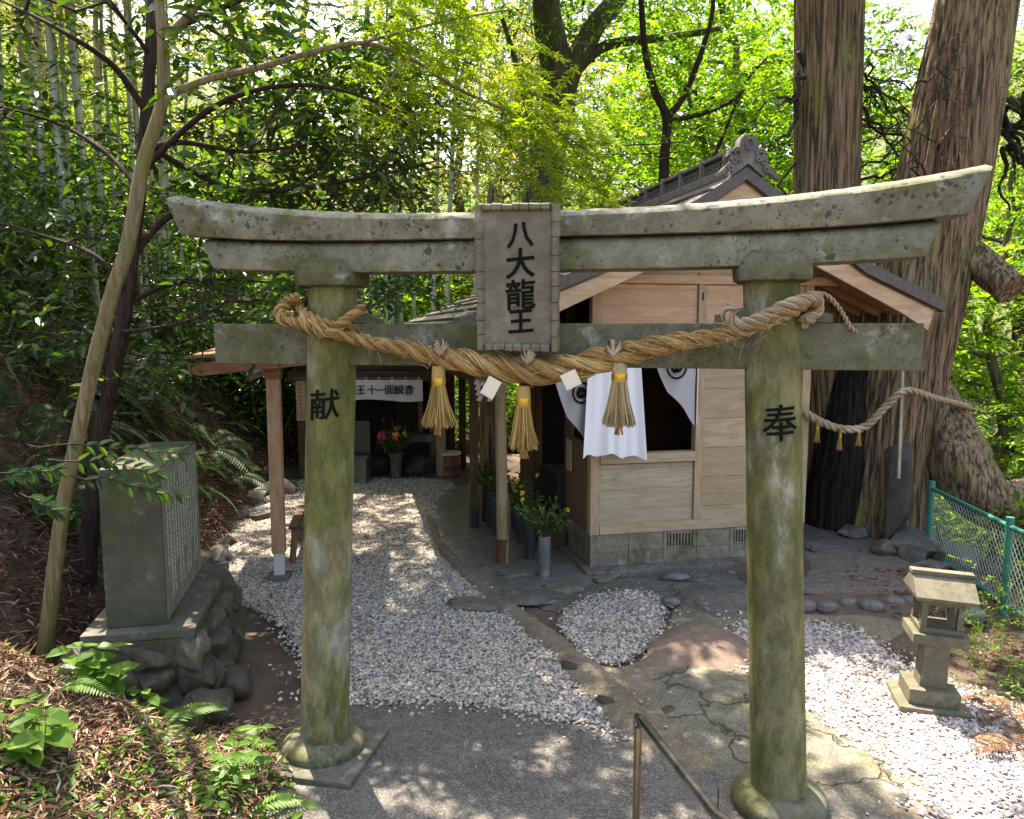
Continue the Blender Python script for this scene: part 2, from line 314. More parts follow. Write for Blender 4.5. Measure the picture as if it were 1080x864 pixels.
# bark
def bark(name,c1,c2,moss,mossamt,sx=26,bs=1.0):
    m,nt,b=newmat(name); co=coords(nt,(sx,sx,1.1)); n=noise(nt,1.0,7,.62,co,.5); co1=coords(nt)
    col=mixc(nt,thr(nt,n,.38,.62),c1,c2); ms=noise(nt,1.6,6,.7,co1); nn=noise(nt,2,4,.6,coords(nt,(6,6,1)))
    f=math_(nt,'MULTIPLY',thr(nt,ms,.62-.2*mossamt,.75-.2*mossamt),thr(nt,nn,.35,.55)); col=mixc(nt,f,col,moss)
    nt.links.new(col,b.inputs['Base Color']); b.inputs['Roughness'].default_value=.9; b.inputs['Specular IOR Level'].default_value=.2
    bump(nt,b,n,bs,.03); return m
M['cedar']=bark('cedar_bark',(.045,.03,.018),(.27,.19,.12),(.17,.165,.05),.55,30,.9)
M['nearblack']=bark('near_black_bark',(.012,.010,.009),(.035,.028,.024),(.04,.04,.02),.2)
M['bark_light']=bark('slender_bark',(.13,.10,.055),(.25,.20,.115),(.15,.15,.05),.8,45,.4)
M['bark_dark']=bark('dark_bark',(.02,.014,.012),(.055,.035,.028),(.04,.045,.02),.2,60,.5)
M['bark_mid']=bark('mossy_bark',(.05,.04,.03),(.12,.10,.07),(.09,.11,.04),.8,30,.6)
def bamboomat():
    m,nt,b=newmat('bamboo_culm'); o=N(nt,'ShaderNodeObjectInfo'); r=ramp(nt,[(0,(.16,.2,.13)),(.5,(.24,.27,.2)),(1,(.36,.34,.24))],o.outputs['Random'])
    n=noise(nt,3,4,.6,coords(nt,(1,1,.5))); nt.links.new(mixc(nt,thr(nt,n,.4,.7),r.outputs[0],(.4,.42,.38)),b.inputs['Base Color']); b.inputs['Roughness'].default_value=.45; return m
M['culm']=bamboomat()
# leaves
M['camellia']=leafmat('glossy_dark_leaves',[(0,(.016,.040,.014)),(.5,(.030,.072,.018)),(.85,(.055,.115,.022)),(1,(.11,.19,.03))],.30,.3,.5,(2.2,2.5,.4))
M['maple']=leafmat('young_maple_leaves',[(0,(.11,.21,.02)),(.6,(.20,.31,.022)),(1,(.31,.39,.03))],.52,.5,.3,(1.4,1.4,.5))
M['bright']=leafmat('bright_broad_leaves',[(0,(.05,.12,.012)),(.5,(.10,.22,.02)),(.85,(.17,.30,.03)),(1,(.28,.36,.05))],.5,.5,.3,(1.6,1.7,.5))
M['mid']=leafmat('mid_green_leaves',[(0,(.03,.07,.015)),(.6,(.06,.13,.025)),(1,(.13,.22,.04))],.45,.5,.3,(1.8,2.0,.5))
M['yellowish']=leafmat('yellowed_bamboo_leaves',[(0,(.14,.17,.04)),(.6,(.27,.29,.08)),(1,(.42,.38,.2))],.5,.5,.3,(1.4,1.3,.6))
M['cedarleaf']=leafmat('cedar_needles',[(0,(.015,.03,.014)),(.7,(.03,.065,.02)),(1,(.06,.1,.03))],.2,.6,.2,(1.5,1.8,.5))
M['brownneedle']=leafmat('dry_cedar_needles',[(0,(.07,.035,.02)),(1,(.17,.10,.06))],.2,.7,.2,(1.3,1,.6))
M['fern']=leafmat('fern_fronds',[(0,(.05,.13,.02)),(.6,(.09,.2,.03)),(1,(.15,.27,.05))],.45,.45,.3,(1.5,1.8,.5))
M['darkfern']=leafmat('shaded_ferns',[(0,(.02,.055,.015)),(1,(.05,.11,.03))],.4,.5,.3,(1.5,1.8,.5))
M['herb']=leafmat('herb_leaves',[(0,(.06,.15,.02)),(.6,(.10,.21,.03)),(1,(.17,.28,.05))],.45,.4,.35,(1.4,1.6,.5))
M['sakaki']=leafmat('sprig_leaves',[(0,(.025,.06,.012)),(.8,(.06,.12,.02)),(1,(.17,.22,.04))],.25,.3,.5,(1.5,1.8,.5))
M['redfern']=leafmat('rusty_dry_fronds',[(0,(.10,.055,.03)),(.6,(.19,.11,.065)),(1,(.32,.23,.15))],.3,.8,.1,(1.2,1,.7))
M['pinkflower']=plain('pink_petals',(.75,.06,.22),.6)
M['yellowflower']=plain('yellow_petals',(.75,.55,.04),.6)
M['redflower']=plain('red_petals',(.6,.06,.03),.6)
M['whiteflower']=plain('whitish_petals',(.6,.66,.7),.6)
M['pebble']=islandmat('white_gravel_pebbles',[(0,(0.105,0.100,0.095)),(.15,(0.231,0.220,0.203)),(.45,(0.399,0.375,0.333)),(.75,(0.567,0.530,0.459)),(.86,(0.420,0.310,0.225)),(.92,(0.315,0.270,0.207)),(1,(0.714,0.660,0.558))],.75,.25)
M['pebble2']=islandmat('pinkish_gravel_pebbles',[(0,(.20,.18,.19)),(.25,(.33,.29,.28)),(.6,(.45,.40,.38)),(.85,(.52,.47,.44)),(1,(.60,.56,.52))],.8,.25)
M['bed']=plain('gravel_bed',(.20,.19,.18),.95,col2=(.3,.29,.28),bs=1,scale=60)
M['litter']=islandmat('dry_bamboo_litter',[(0,(.09,.045,.025)),(.3,(.20,.105,.06)),(.6,(.33,.215,.14)),(.85,(.45,.33,.22)),(1,(.58,.47,.35))],.8,.2)
M['litterdark']=islandmat('shaded_brown_litter',[(0,(.05,.025,.015)),(.4,(.12,.06,.04)),(.8,(.2,.11,.075)),(1,(.32,.22,.15))],.85,.2)

# ------------------------------------------------------------------ foliage generators
def nrm(a): return a/(np.linalg.norm(a,axis=-1,keepdims=True)+1e-9)
def leaves(mb,P,D,Nn,L,Wd,m=0,fold=.18,simple=False,curl=.0):
    P=np.asarray(P);D=nrm(np.asarray(D));S=nrm(np.cross(D,Nn));Nn=np.cross(S,D)
    L=np.broadcast_to(L,(len(P),))[:,None];Wd=np.broadcast_to(Wd,(len(P),))[:,None]
    if simple:
        V=np.stack([P,P+D*L*.45-S*Wd*.5+Nn*Wd*fold,P+D*L,P+D*L*.45+S*Wd*.5+Nn*Wd*fold],1)
        k=np.arange(len(P))[:,None]*4; F=k+np.array([[0,1,2,3]])
    else:
        a=D*L
        V=np.stack([P,P+a*.28-S*Wd*.45+Nn*Wd*fold,P+a*.65-S*Wd*.40+Nn*(Wd*fold*.8-L*curl*.4),P+a-Nn*L*curl,P+a*.65+S*Wd*.40+Nn*(Wd*fold*.8-L*curl*.4),P+a*.28+S*Wd*.45+Nn*Wd*fold],1)
        k=np.arange(len(P))[:,None]*6; F=np.concatenate([k+np.array([[0,1,2,3]]),k+np.array([[0,3,4,5]])])
    mb.add(V.reshape(-1,3),F,m)
def maple_leaves(mb,P,D,Nn,L,m=0):
    D=nrm(D);S=nrm(np.cross(D,Nn));n=len(P);Ls=np.broadcast_to(L,(n,))[:,None];Vs=[]
    for a,l in ((-115,.5),(-55,.85),(0,1.0),(55,.85),(115,.5)):
        d=D*math.cos(rad(a))+S*math.sin(rad(a)); s=S*math.cos(rad(a))-D*math.sin(rad(a))
        dr=np.cross(S,D)*Ls*l*.12
        Vs+= [P,P+d*Ls*l*.45-s*Ls*.11,P+d*Ls*l-dr,P+d*Ls*l*.45+s*Ls*.11]
    V=np.stack(Vs,1); k=np.arange(n)[:,None]*20
    F=np.concatenate([k+np.array([[j*4,j*4+1,j*4+2,j*4+3]]) for j in range(5)])
    # join lobes into one island per leaf by sharing the base vertex
    F[F%4==0]= (F[F%4==0]//20)*20
    mb.add(V.reshape(-1,3),F,m)
def rnd(n,s=1): return R.normal(size=(n,3))*s
def twigs(mb,tw,O,D,length,nl,L,Wd,droop=.3,m=0,simple=False,kind='leaf',twr=.004,updown=1.0,twm=0):
    """O,D origins/directions of twigs; nl leaves per twig"""
    O=np.asarray(O);D=nrm(np.asarray(D));n=len(O)
    ln=length*(.6+.8*R.rand(n)); t=np.linspace(.12,1,nl)
    for j in range(nl):
        pos=O+D*(ln*t[j])[:,None]+np.array([0,0,-1])*(droop*ln*t[j]**2)[:,None]
        side=nrm(np.cross(D,np.array([0,0,1.])))*(1 if j%2 else -1)
        dd=nrm(D*.7+side*(.8 if j<nl-1 else .1)+rnd(n,.28)+np.array([0,0,-.25*droop]))
        nn=nrm(np.array([0,0,1.])*updown+rnd(n,.38))
        Lj=L*(.7+.6*R.rand(n))
        if kind=='leaf': leaves(mb,pos,dd,nn,Lj,Lj*Wd,m,simple=simple,curl=.12)
        else: maple_leaves(mb,pos,dd,nn,Lj,m)
    if tw is not None:
        a=O;b=O+D*(ln*.55)[:,None]-np.array([0,0,1])*(droop*ln*.3)[:,None];cc=O+D*ln[:,None]-np.array([0,0,1])*(droop*ln)[:,None]
        s=nrm(np.cross(D,rnd(n)))*twr; q=nrm(np.cross(D,s))*twr
        V=np.stack([a-s,a+s,a+q,b-s*.7,b+s*.7,b+q*.7,cc,cc+s*.2,cc+q*.2],1);k=np.arange(n)[:,None]*9
        F=np.concatenate([k+np.array([f]) for f in ([0,1,4,3],[1,2,5,4],[2,0,3,5],[3,4,7,6],[4,5,8,7],[5,3,6,8])])
        tw.add(V.reshape(-1,3),F,twm)
def wiggle(a,b,k,amp,sag=0):
    a=np.array(a,float);b=np.array(b,float);t=np.linspace(0,1,k)[:,None]
    p=a+(b-a)*t; L=np.linalg.norm(b-a); off=np.cumsum(R.normal(size=(k,3)),axis=0); off-=off[0]+(off[-1]-off[0])*t
    return p+off*amp*L/math.sqrt(k)*.5+np.array([0,0,sag*L])*(4*t*(1-t))
def spline(pts,k):
    P=np.array(pts,float); t=np.linspace(0,len(P)-1,k); out=[]
    for x in t:
        i=min(int(x),len(P)-2); f=x-i; p0=P[max(i-1,0)];p1=P[i];p2=P[i+1];p3=P[min(i+2,len(P)-1)]
        out.append(.5*((2*p1)+(-p0+p2)*f+(2*p0-5*p1+4*p2-p3)*f*f+(-p0+3*p1-3*p2+p3)*f**3))
    return np.array(out)
def smooth(x,a,b):
    t=np.clip((x-a)/(b-a),0,1); return t*t*(3-2*t)

def lit(gx,gy,can=False):
    """probability of leaving an opening for sun that lands at ground point (gx,gy)"""
    p=np.zeros_like(gx)
    def ell(cx,cy,rx,ry,a): return a*np.clip(1.8-((gx-cx)/rx)**2-((gy-cy)/ry)**2,0,1)
    p=np.maximum(p,ell(2.6,4.3,1.15,1.1,1)); p=np.maximum(p,ell(2.2,5.3,.6,.6,.9)); p=np.maximum(p,ell(1.45,5.55,.35,.22,1)); p=np.maximum(p,ell(1.75,5.0,.35,.35,.9))
    p=np.maximum(p,ell(-2.6,3.7,1.6,1.0,1)); p=np.maximum(p,ell(-3.0,8.4,.7,1.4,.6)); p=np.maximum(p,ell(-2.3,6.6,.5,.8,.6)); p=np.maximum(p,ell(-1.2,12.2,1.2,.3,.8)); p=np.maximum(p,ell(-.5,10.6,.5,.4,.9)); p=np.maximum(p,ell(3.3,5.6,.5,.3,.6))
    if can: p=np.maximum(p,ell(.4,3.6,1.3,.7,.85)); p=np.maximum(p,ell(-1.6,4.6,.5,.4,.7))
    return p
def sunfilter(O,a=.45):
    t=(O[:,2]-.25)/SD[2]; gx=O[:,0]-SD[0]*t; gy=O[:,1]-SD[1]*t
    return O[(R.rand(len(O))>lit(gx,gy)*1.0)|(O[:,1]<1)]
# ------------------------------------------------------------------ terrain
def vn(x,y,s):  # cheap smooth noise
    x=np.asarray(x)*s;y=np.asarray(y)*s
    return (np.sin(x*1.3+1.7*np.sin(y*.9+.3))+np.sin(y*1.7+1.3*np.sin(x*1.1+2.1))+.5*np.sin(x*3.1+y*2.3)+.5*np.sin(y*3.7-x*2.9))/3
def hz(x,y):
    x=np.asarray(x,float);y=np.asarray(y,float)
    toe=-2.85-.13*(y-4.5); d=np.maximum(0,toe-x)
    hill=np.where(d<2.6,1.05*d,2.73+(d-2.6)*.42)*smooth(y,4.2,5.2)
    hill=hill*(1+.1*vn(x,y,1.1))
    bank=np.minimum(1.1,np.maximum(0,-1.22-x)*.56)*(1-smooth(y,3.75,4.45))
    bank+=np.maximum(0,-3.2-x)*.5*(1-smooth(y,4.2,5.2))
    behind=np.minimum(.95,np.maximum(0,2.75-y)*.36)*(1-smooth(x,1.5,3))*smooth(x,-1.6,-1.0)
    e=np.maximum(0,x-(4.75+.05*(y-5))); rav=-np.minimum(2.6,e*.8)+np.maximum(0,e-9)*.55
    rav*=smooth(y,-2,3)
    far=np.maximum(0,y-17)*.16+np.maximum(0,y-30)*.2
    rise=.1*smooth(x,2.0,2.9)*smooth(y,6.25,6.6)*(1-smooth(x,4.5,5))
    z=hill+bank+behind+rav+np.minimum(far,16)+rise
    rough=.04*smooth(np.abs(d)+np.abs(e)+(bank>.02)*1.,0,1)+.005
    return z+vn(x,y,3.1)*rough-.012
def grid_axis(segs):
    a=[]
    for x0,x1,st in segs: a+=list(np.arange(x0,x1,st))
    return np.array(a+[segs[-1][1]])
gx=grid_axis([(-90,-20,5),(-20,-8,.8),(-8,6,.12),(6,20,.8),(20,90,5)]); gy=grid_axis([(-14,0,1),(0,14,.12),(14,30,.7),(30,140,5)])
X,Y=np.meshgrid(gx,gy,indexing='ij'); Z=hz(X,Y)
i,j=np.meshgrid(np.arange(len(gx)-1),np.arange(len(gy)-1),indexing='ij'); n=len(gy)
F=np.stack([i*n+j,(i+1)*n+j,(i+1)*n+j+1,i*n+j+1],-1).reshape(-1,4)
def groundmat():
    m,nt,b=newmat('forest_soil'); co=coords(nt); a=noise(nt,1.2,8,.7,co); f=noise(nt,24,6,.75,co)
    col=mixc(nt,thr(nt,a,.4,.6),(.075,.05,.034),(.13,.095,.07)); col=mixc(nt,thr(nt,f,.55,.68),col,(.19,.13,.09)); mo=noise(nt,.9,6,.6,co)
    col=mixc(nt,thr(nt,mo,.58,.68),col,(.05,.065,.02)); sx=N(nt,'ShaderNodeSeparateXYZ'); nt.links.new(co,sx.inputs[0]); gm=thr(nt,math_(nt,'ADD',sx.outputs[1],math_(nt,'MULTIPLY',a,6)),17,21); col=mixc(nt,gm,col,mixc(nt,f,(.035,.06,.015),(.10,.14,.03)))
    nt.links.new(col,b.inputs['Base Color']); b.inputs['Roughness'].default_value=.95; bump(nt,b,f,.9,.03); return m
tag(MB().add(np.stack([X,Y,Z],-1).reshape(-1,3),F).build('ground',groundmat(),smooth=True),'brown soil of the shrine ground, left bank, ravine and hill',kind='structure')

def inside(px,py,poly):
    P=np.array(poly);n=len(P);c=np.zeros(px.shape,bool);j=n-1
    for i in range(n):
        xi,yi=P[i];xj,yj=P[j]
        k=((yi>py)!=(yj>py))&(px<(xj-xi)*(py-yi)/(yj-yi+1e-12)+xi); c^=k; j=i
    return c
def chaikin(P,k=2,jit=0):
    P=np.array(P,float)
    for _ in range(k):
        Q=np.roll(P,-1,0); P=np.stack([P*.75+Q*.25,P*.25+Q*.75],1).reshape(-1,2)
    if jit: P+=R.normal(size=P.shape)*jit
    return P
def patch(name,poly,z,mat,res=.06,amp=.004,sc_=3,smoothk=2,jit=.006,dome=0,kind='structure',label=None,follow=True):
    P=chaikin(poly,smoothk,jit); x0,y0=P.min(0);x1,y1=P.max(0)
    gx=np.arange(x0-res,x1+2*res,res);gy=np.arange(y0-res,y1+2*res,res); X,Y=np.meshgrid(gx,gy,indexing='ij')
    cx=X[:-1,:-1]+res/2;cy=Y[:-1,:-1]+res/2; ins=inside(cx,cy,P); n=len(gy)
    ii,jj=np.where(ins); F=np.stack([ii*n+jj,(ii+1)*n+jj,(ii+1)*n+jj+1,ii*n+jj+1],-1)
    used,inv=np.unique(F,return_inverse=True);F=inv.reshape(F.shape); x=X.ravel()[used].copy();y=Y.ravel()[used].copy()
    cnt=np.bincount(F.ravel(),minlength=len(used)); b=cnt<4
    A=P;B=np.roll(P,-1,0); xb=x[b];yb=y[b]; best=np.full(len(xb),1e9);bx=xb.copy();by=yb.copy()
    d=np.full(len(x),1e9)
    for a,c in zip(A,B):
        ab=c-a; L=ab@ab+1e-12; t=np.clip(((x-a[0])*ab[0]+(y-a[1])*ab[1])/L,0,1); qx=a[0]+ab[0]*t;qy=a[1]+ab[1]*t; dd=np.hypot(x-qx,y-qy); d=np.minimum(d,dd)
        db=dd[b]; k=db<best; best[k]=db[k]; bx[k]=qx[b][k]; by[k]=qy[b][k]
    x[b]=bx;y[b]=by; d[b]=0
    zz=z+vn(x,y,sc_)*amp+vn(x+3,y-1,sc_*3.3)*amp*.4+dome*smooth(d,0,.25)
    zz[b]=np.minimum(zz[b],z)-.015-(abs(dome)>0)*.0
    if follow: zz=zz+hz(x,y)*0
    o=MB().add(np.stack([x,y,zz],-1),F).build(name,mat,smooth=True)
    tag(o,label,kind=kind); return o
g_main=[(-1.15,4.8),(-.57,4.83),(-.13,4.79),(.36,4.58),(.80,4.40),(.66,4.85),(.33,5.59),(-.13,6.59),(-.49,7.66),(-.84,9.14),(-1.01,10.11),(-.86,11.29),(-1.0,12.3),(-2.44,12.3),(-3.6,12.3),(-3.6,11.0),(-3.45,9.14),(-3.2,7.99),(-2.9,7.0),(-2.0,6.3),(-1.62,5.59),(-1.4,5.12)]
g_isl=[(.40,6.2),(.6,6.65),(.85,6.9),(1.35,6.96),(1.37,6.47),(1.13,5.77),(.73,5.33),(.51,5.65)]
g_right=[(1.75,5.95),(2.1,6.3),(2.6,6.2),(2.85,5.9),(2.9,5.4),(2.95,5.1),(3.3,4.8),(3.6,4.3),(3.6,3.0),(2.3,3.0),(2.1,3.6),(2.05,4.2),(1.95,4.72),(1.7,5.2)]
patch('path_concrete_slab',[(-1.7,2.7),(-1.75,3.4),(-1.6,4.2),(-1.35,4.75),(-1.15,4.92),(-.57,4.87),(-.13,4.83),(.36,4.62),(.78,4.42),(1.1,4.1),(1.75,3.9),(2.3,3.3),(2.3,2.7)],.016,M['concrete'],.07,.003,label='grey concrete path at the foot of the steps')
patch('gravel_bed',g_main,.004,M['bed'],.12,.004)
patch('gravel_bed.001',g_isl,.006,M['bed'],.08,.004)
patch('gravel_bed.002',g_right,.006,M['bed'],.1,.004)
patch('porch_floor',[(-1.15,10.4),(-.95,9.1),(-.55,7.5),(-.15,6.75),(.35,6.85),(.80,7.1),(1.0,7.7),(.6,9.6),(.1,12.0),(-.9,12.0)],.03,M['wet'],.1,.002,label='dark worn concrete floor under the shrine porch')
patch('flagstone_ground',[(.2,6.5),(.7,6.4),(1.3,6.9),(2.2,6.6),(2.8,6.6),(3.4,7.3),(3.4,7.9),(2.3,7.7),(1.0,7.4),(.2,7.1)],.012,M['apron'],.08,.006,jit=.012,label='worn grey paving in front of the shrine wall')
patch('bare_soil',[(2.3,6.75),(3.0,6.65),(4.2,6.7),(4.6,7.5),(4.6,9.4),(3.2,9.2),(3.1,7.4)],.10,M['dirt'],.1,.01,label='dark swept soil between shrine and cedars')
patch('tan_mortar_ground',[(.9,3.9),(.72,4.95),(.5,5.6),(.8,5.3),(1.15,5.75),(1.42,6.4),(1.5,6.95),(1.85,6.9),(2.2,6.7),(3.1,6.55),(3.4,6.2),(2.9,5.7),(1.8,5.5),(2.4,4.2),(2.2,3.5),(1.5,3.4)],.010,M['mortar'],.07,.008,label='tan mortared ground between the gravel beds')
patch('stone_outcrop',[(.98,4.95),(1.0,5.25),(1.35,5.4),(1.75,5.2),(2.0,4.5),(2.3,3.9),(1.8,3.55),(1.3,3.7),(1.05,4.3)],.02,M['flag'],.045,.016,5,jit=.015,dome=.025,label='cracked greenish grey bedrock beside the right pillar')
patch('pink_outcrop',[(1.02,5.45),(1.1,5.9),(1.45,6.25),(1.75,6.15),(1.95,5.8),(1.8,5.3),(1.45,5.25)],.02,M['pink'],.04,.014,6,jit=.012,dome=.055,label='pinkish bare bedrock between the gravel beds')
patch('stone_outcrop.001',[(1.5,6.6),(1.55,7.1),(2.1,7.15),(2.35,6.7),(2.2,6.35),(1.8,6.3)],.02,M['apron'],.045,.01,5,jit=.01,dome=.04)
# steps under the viewer
for k in range(5):
    z1=.19*(k+1); tag(MB().box(-1.25,1.75,-3 if k==4 else 2.75-.38*(k+1)+.01,2.75-.38*k,-.1+z1*0,z1,0,.012).build('stone_step' if k==0 else 'stone_step.%03d'%k,M['concrete'],smooth=False),kind='structure')
# raised tan kerb between gravel and island
kp=spline([(*G(452,540),0),(*G(470,580),0),(*G(520,628),0),(*G(560,658),0),(*G(600,690),0),(*G(640,728),0),(*G(680,775),0),(*G(705,800),0)],60)
mb=MB(); t=np.linspace(0,1,60); wd=(.055+.10*np.clip(t*1.5,0,1))*np.clip((1.02-t)*9,.1,1); kh=np.clip((1.0-t)*9,0,1)*np.clip(t*12,0,1); tan_=np.gradient(kp,axis=0);tan_/=np.linalg.norm(tan_,axis=1)[:,None]; nx=np.stack([tan_[:,1],-tan_[:,0]],1)
prof=[(-1,-.02),(-.9,.025),(-.5,.06),(0,.072),(.5,.055),(.9,.02),(1.05,-.02)]
V=np.array([[(kp[i,0]+nx[i,0]*(a*wd[i]+.03)+R.normal()*.002,kp[i,1]+nx[i,1]*(a*wd[i]+.03),.0+b*(.75+.25*math.sin(i*.7))*kh[i]+R.normal()*.0015) for a,b in prof] for i in range(60)])
i,j=np.meshgrid(np.arange(59),np.arange(6),indexing='ij'); F=np.stack([i*7+j,i*7+j+1,(i+1)*7+j+1,(i+1)*7+j],-1).reshape(-1,4)
tag(mb.add(V.reshape(-1,3),F).build('kerb',M['mortar'],smooth=True),'low rounded tan mortar kerb along the gravel path',kind='structure')

# pebbles as real stones
def ico():
    bm=bmesh.new(); bmesh.ops.create_icosphere(bm,subdivisions=1,radius=1); V=np.array([v.co[:] for v in bm.verts]);F=np.array([[v.index for v in f.verts] for f in bm.faces]); bm.free(); return V,F
IV,IF=ico()
OV=np.array([[1,0,0],[0,1,0],[-1,0,0],[0,-1,0],[0,0,1],[.5,.5,-.6]],float); OF=np.array([[0,1,4],[1,2,4],[2,3,4],[3,0,4],[1,0,5],[2,1,5],[3,2,5],[0,3,5]])
def pebbles(mb,x,y,z,s,near=True):
    n=len(x); BV,BF=(IV,IF) if near else (OV,OF); a=R.rand(n)*2*PI; ca,sa=np.cos(a),np.sin(a)
    S=np.stack([s*(.8+.5*R.rand(n)),s*(.55+.4*R.rand(n)),s*(.42+.22*R.rand(n))],1)
    V=BV[None]*S[:,None]*(1+.09*R.normal(size=(n,len(BV),1)))
    tl=R.normal(size=n)*.35; V[:,:,2]+=V[:,:,0]*tl[:,None]
    X=V[:,:,0]*ca[:,None]-V[:,:,1]*sa[:,None]+x[:,None];Y=V[:,:,0]*sa[:,None]+V[:,:,1]*ca[:,None]+y[:,None];Zz=V[:,:,2]+z[:,None]
    mb.add(np.stack([X,Y,Zz],-1).reshape(-1,3),(BF[None]+(np.arange(n)*len(BV))[:,None,None]).reshape(-1,3))
def scatter_poly(poly,dens,dfun=None):
    P=chaikin(poly,2,.0);x0,y0=P.min(0);x1,y1=P.max(0);n=int((x1-x0)*(y1-y0)*dens);x=R.uniform(x0,x1,n);y=R.uniform(y0,y1,n);k=inside(x,y,P)
    if dfun is not None: k&=R.rand(n)<dfun(x,y)
    return x[k],y[k]
def gravel(name,poly,dens,size,mat,label,far=7.5,bedz=.006,spill=.02):
    mb=MB(); x,y=scatter_poly(poly,dens,lambda x,y:np.where(y<far,1,np.clip(far/y,.0,1)**1.6)); x=x+R.normal(size=len(x))*spill;y=y+R.normal(size=len(x))*spill
    s=size*np.exp(R.normal(size=len(x))*.28)*np.clip(y/far,1,1.5); z=bedz+R.rand(len(x))*size*.9
    k=y<far-.5; pebbles(mb,x[k],y[k],z[k],s[k],True); pebbles(mb,x[~k],y[~k],z[~k],s[~k],False)
    return tag(mb.build(name,mat),label,kind='stuff')
gravel('gravel',g_main,4600,.0118,M['pebble'],'white and grey gravel covering the path to the small hall')
gravel('gravel.001',g_isl,4200,.012,M['pebble'],'white gravel island in front of the shrine wall')
gravel('gravel.002',g_right,3600,.0128,M['pebble2'],'pinkish white gravel around the stone lantern')
# stray pebbles
mb=MB()
def edge_xy(P,n,sp):
    P=chaikin(P,2); i=R.randint(0,len(P),n); q=R.rand(n)[:,None]; e=P[i]*(1-q)+P[(i+1)%len(P)]*q; return e+R.normal(size=(n,2))*sp*(.3+R.rand(n)[:,None])
E_=np.concatenate([edge_xy(g_main,2600,.09),edge_xy(g_isl,500,.05),edge_xy(g_right,1300,.09),np.stack([R.uniform(-1.6,-1.2,60),R.uniform(4,5,60)],1),np.stack([R.uniform(.2,2.6,90),R.uniform(4.4,6.8,90)],1)]); x,y=E_[:,0],E_[:,1]; pebbles(mb,x,y,np.maximum(hz(x,y),0)+.022,.012*np.exp(R.normal(size=len(x))*.3)); tag(mb.build('gravel.003',M['pebble']),'stray pebbles on the paving',kind='stuff')

# ------------------------------------------------------------------ rocks
def hullrock(size,seed,npts=15,bev=.07):
    rs=np.random.RandomState(seed+900); p=nrm(rs.normal(size=(npts,3))); p=np.sign(p)*np.abs(p)**.75*(.82+.3*rs.rand(npts,1))
    bm=bmesh.new(); [bm.verts.new(q) for q in p]; h=bmesh.ops.convex_hull(bm,input=bm.verts[:]); bmesh.ops.delete(bm,geom=[g for g in bm.verts if not g.link_faces],context='VERTS')
    bmesh.ops.dissolve_limit(bm,angle_limit=rad(14),verts=bm.verts[:],edges=bm.edges[:]); bmesh.ops.bevel(bm,geom=bm.edges[:],offset=bev,segments=2,profile=.6,affect='EDGES',clamp_overlap=True)
    bmesh.ops.triangulate(bm,faces=bm.faces[:]); bmesh.ops.subdivide_edges(bm,edges=[e for e in bm.edges if e.calc_length()>.22],cuts=2,use_grid_fill=True); bmesh.ops.triangulate(bm,faces=bm.faces[:])
    off=Vector((seed*3.1,seed*1.3,seed*2.7))
    for v in bm.verts:
        q=v.co+v.co.normalized()*(.05*mnoise.noise(v.co*3+off)+.025*mnoise.noise(v.co*8+off)); v.co=Vector((q.x*size[0],q.y*size[1],q.z*size[2]))
    return bm
def rock(name,loc,size,mat,label,cat='rock',group=None,seed=0,rot=0,rough=.25,parent=None,flat=0,sub=3):
    if name in('base_rock','flat_rock','bank_rock','back_rock','hall_boulder','standing_stone'):
        sz=[q*1.12 for q in size]; o=MB().bm(hullrock(sz,seed,11 if name=='standing_stone' else 16)).build(name,mat,parent,smooth=True,angle=38); o.location=loc; o.rotation_euler=(0,0,rot)
        if parent is None: tag(o,label,cat,group)
        return o
    bm=bmesh.new(); bmesh.ops.create_icosphere(bm,subdivisions=sub,radius=1)
    off=Vector((seed*7.1,seed*3.3,seed*1.7))
    for v in bm.verts:
        p=v.co.normalized(); k=1+rough*(mnoise.noise(p*1.3+off)+.5*mnoise.noise(p*2.9+off)+.22*mnoise.noise(p*7+off))
        q=Vector([math.copysign(abs(t)**.8,t) for t in p])*k
        if flat and q.z>flat: q.z=flat+(q.z-flat)*.2
        v.co=Vector((q.x*size[0],q.y*size[1],q.z*size[2]))
    o=MB().bm(bm).build(name,mat,parent,smooth=True,angle=50); o.location=loc; o.rotation_euler=(0,0,rot)
    if parent is None: tag(o,label,cat,group)
    return o
# cobble border on the right
cob=[(848,640,.085),(872,641,.075),(893,637,.07),(918,640,.085),(942,636,.08),(963,636,.09),(800,640,.07),(1018,650,.13)]
names=['leftmost grey cobble of the border row right of the pillar','second grey cobble of the border row right of the pillar','third small grey cobble of the border row','fourth oval cobble of the border row','fifth cobble of the border row left of the lantern roof','cobble at the end of the border row touching the lantern','cobble of the border row just left of the right pillar','large round cobble right of the stone lantern']
for q,(u,v,r) in enumerate(cob):
    x,y=G(u,v,.05); rock('border_cobble',(x,y,.06),(r*1.25,r*.8,r*.62),M['cobble'],names[q],'stone','cobbles edging the soil terrace',q+3,R.rand()*.6-.3,.12)
rk=[((4.0,9.0),(.3,.2,.08),'flat pale stone lying under the thin straw rope'),((3.95,8.55),(.2,.15,.07),'flat grey stone in front of the dark cedar trunk'),((4.35,8.05),(.38,.26,.13),'broad flat slab rock at the foot of the standing stone'),((4.55,7.65),(.28,.2,.12),'stacked flat rock below the standing stone'),((4.15,7.65),(.13,.12,.12),'small upright brown rock left of the stacked slabs'),((4.15,7.3),(.2,.12,.05),'thin pale flat stone above the lantern roof'),((4.75,7.2),(.2,.15,.1),'dark rock near the first fence post'),((3.95,7.85),(.14,.1,.1),'angular rock at the left edge of the stacked slabs')]
for q,((x,y),s,l) in enumerate(rk): rock('flat_rock',(x,y,.12+s[2]*.4),s,M['rock'] if q!=6 else M['darkrock'],l,'rock',None,q+20,q*.7,.3)
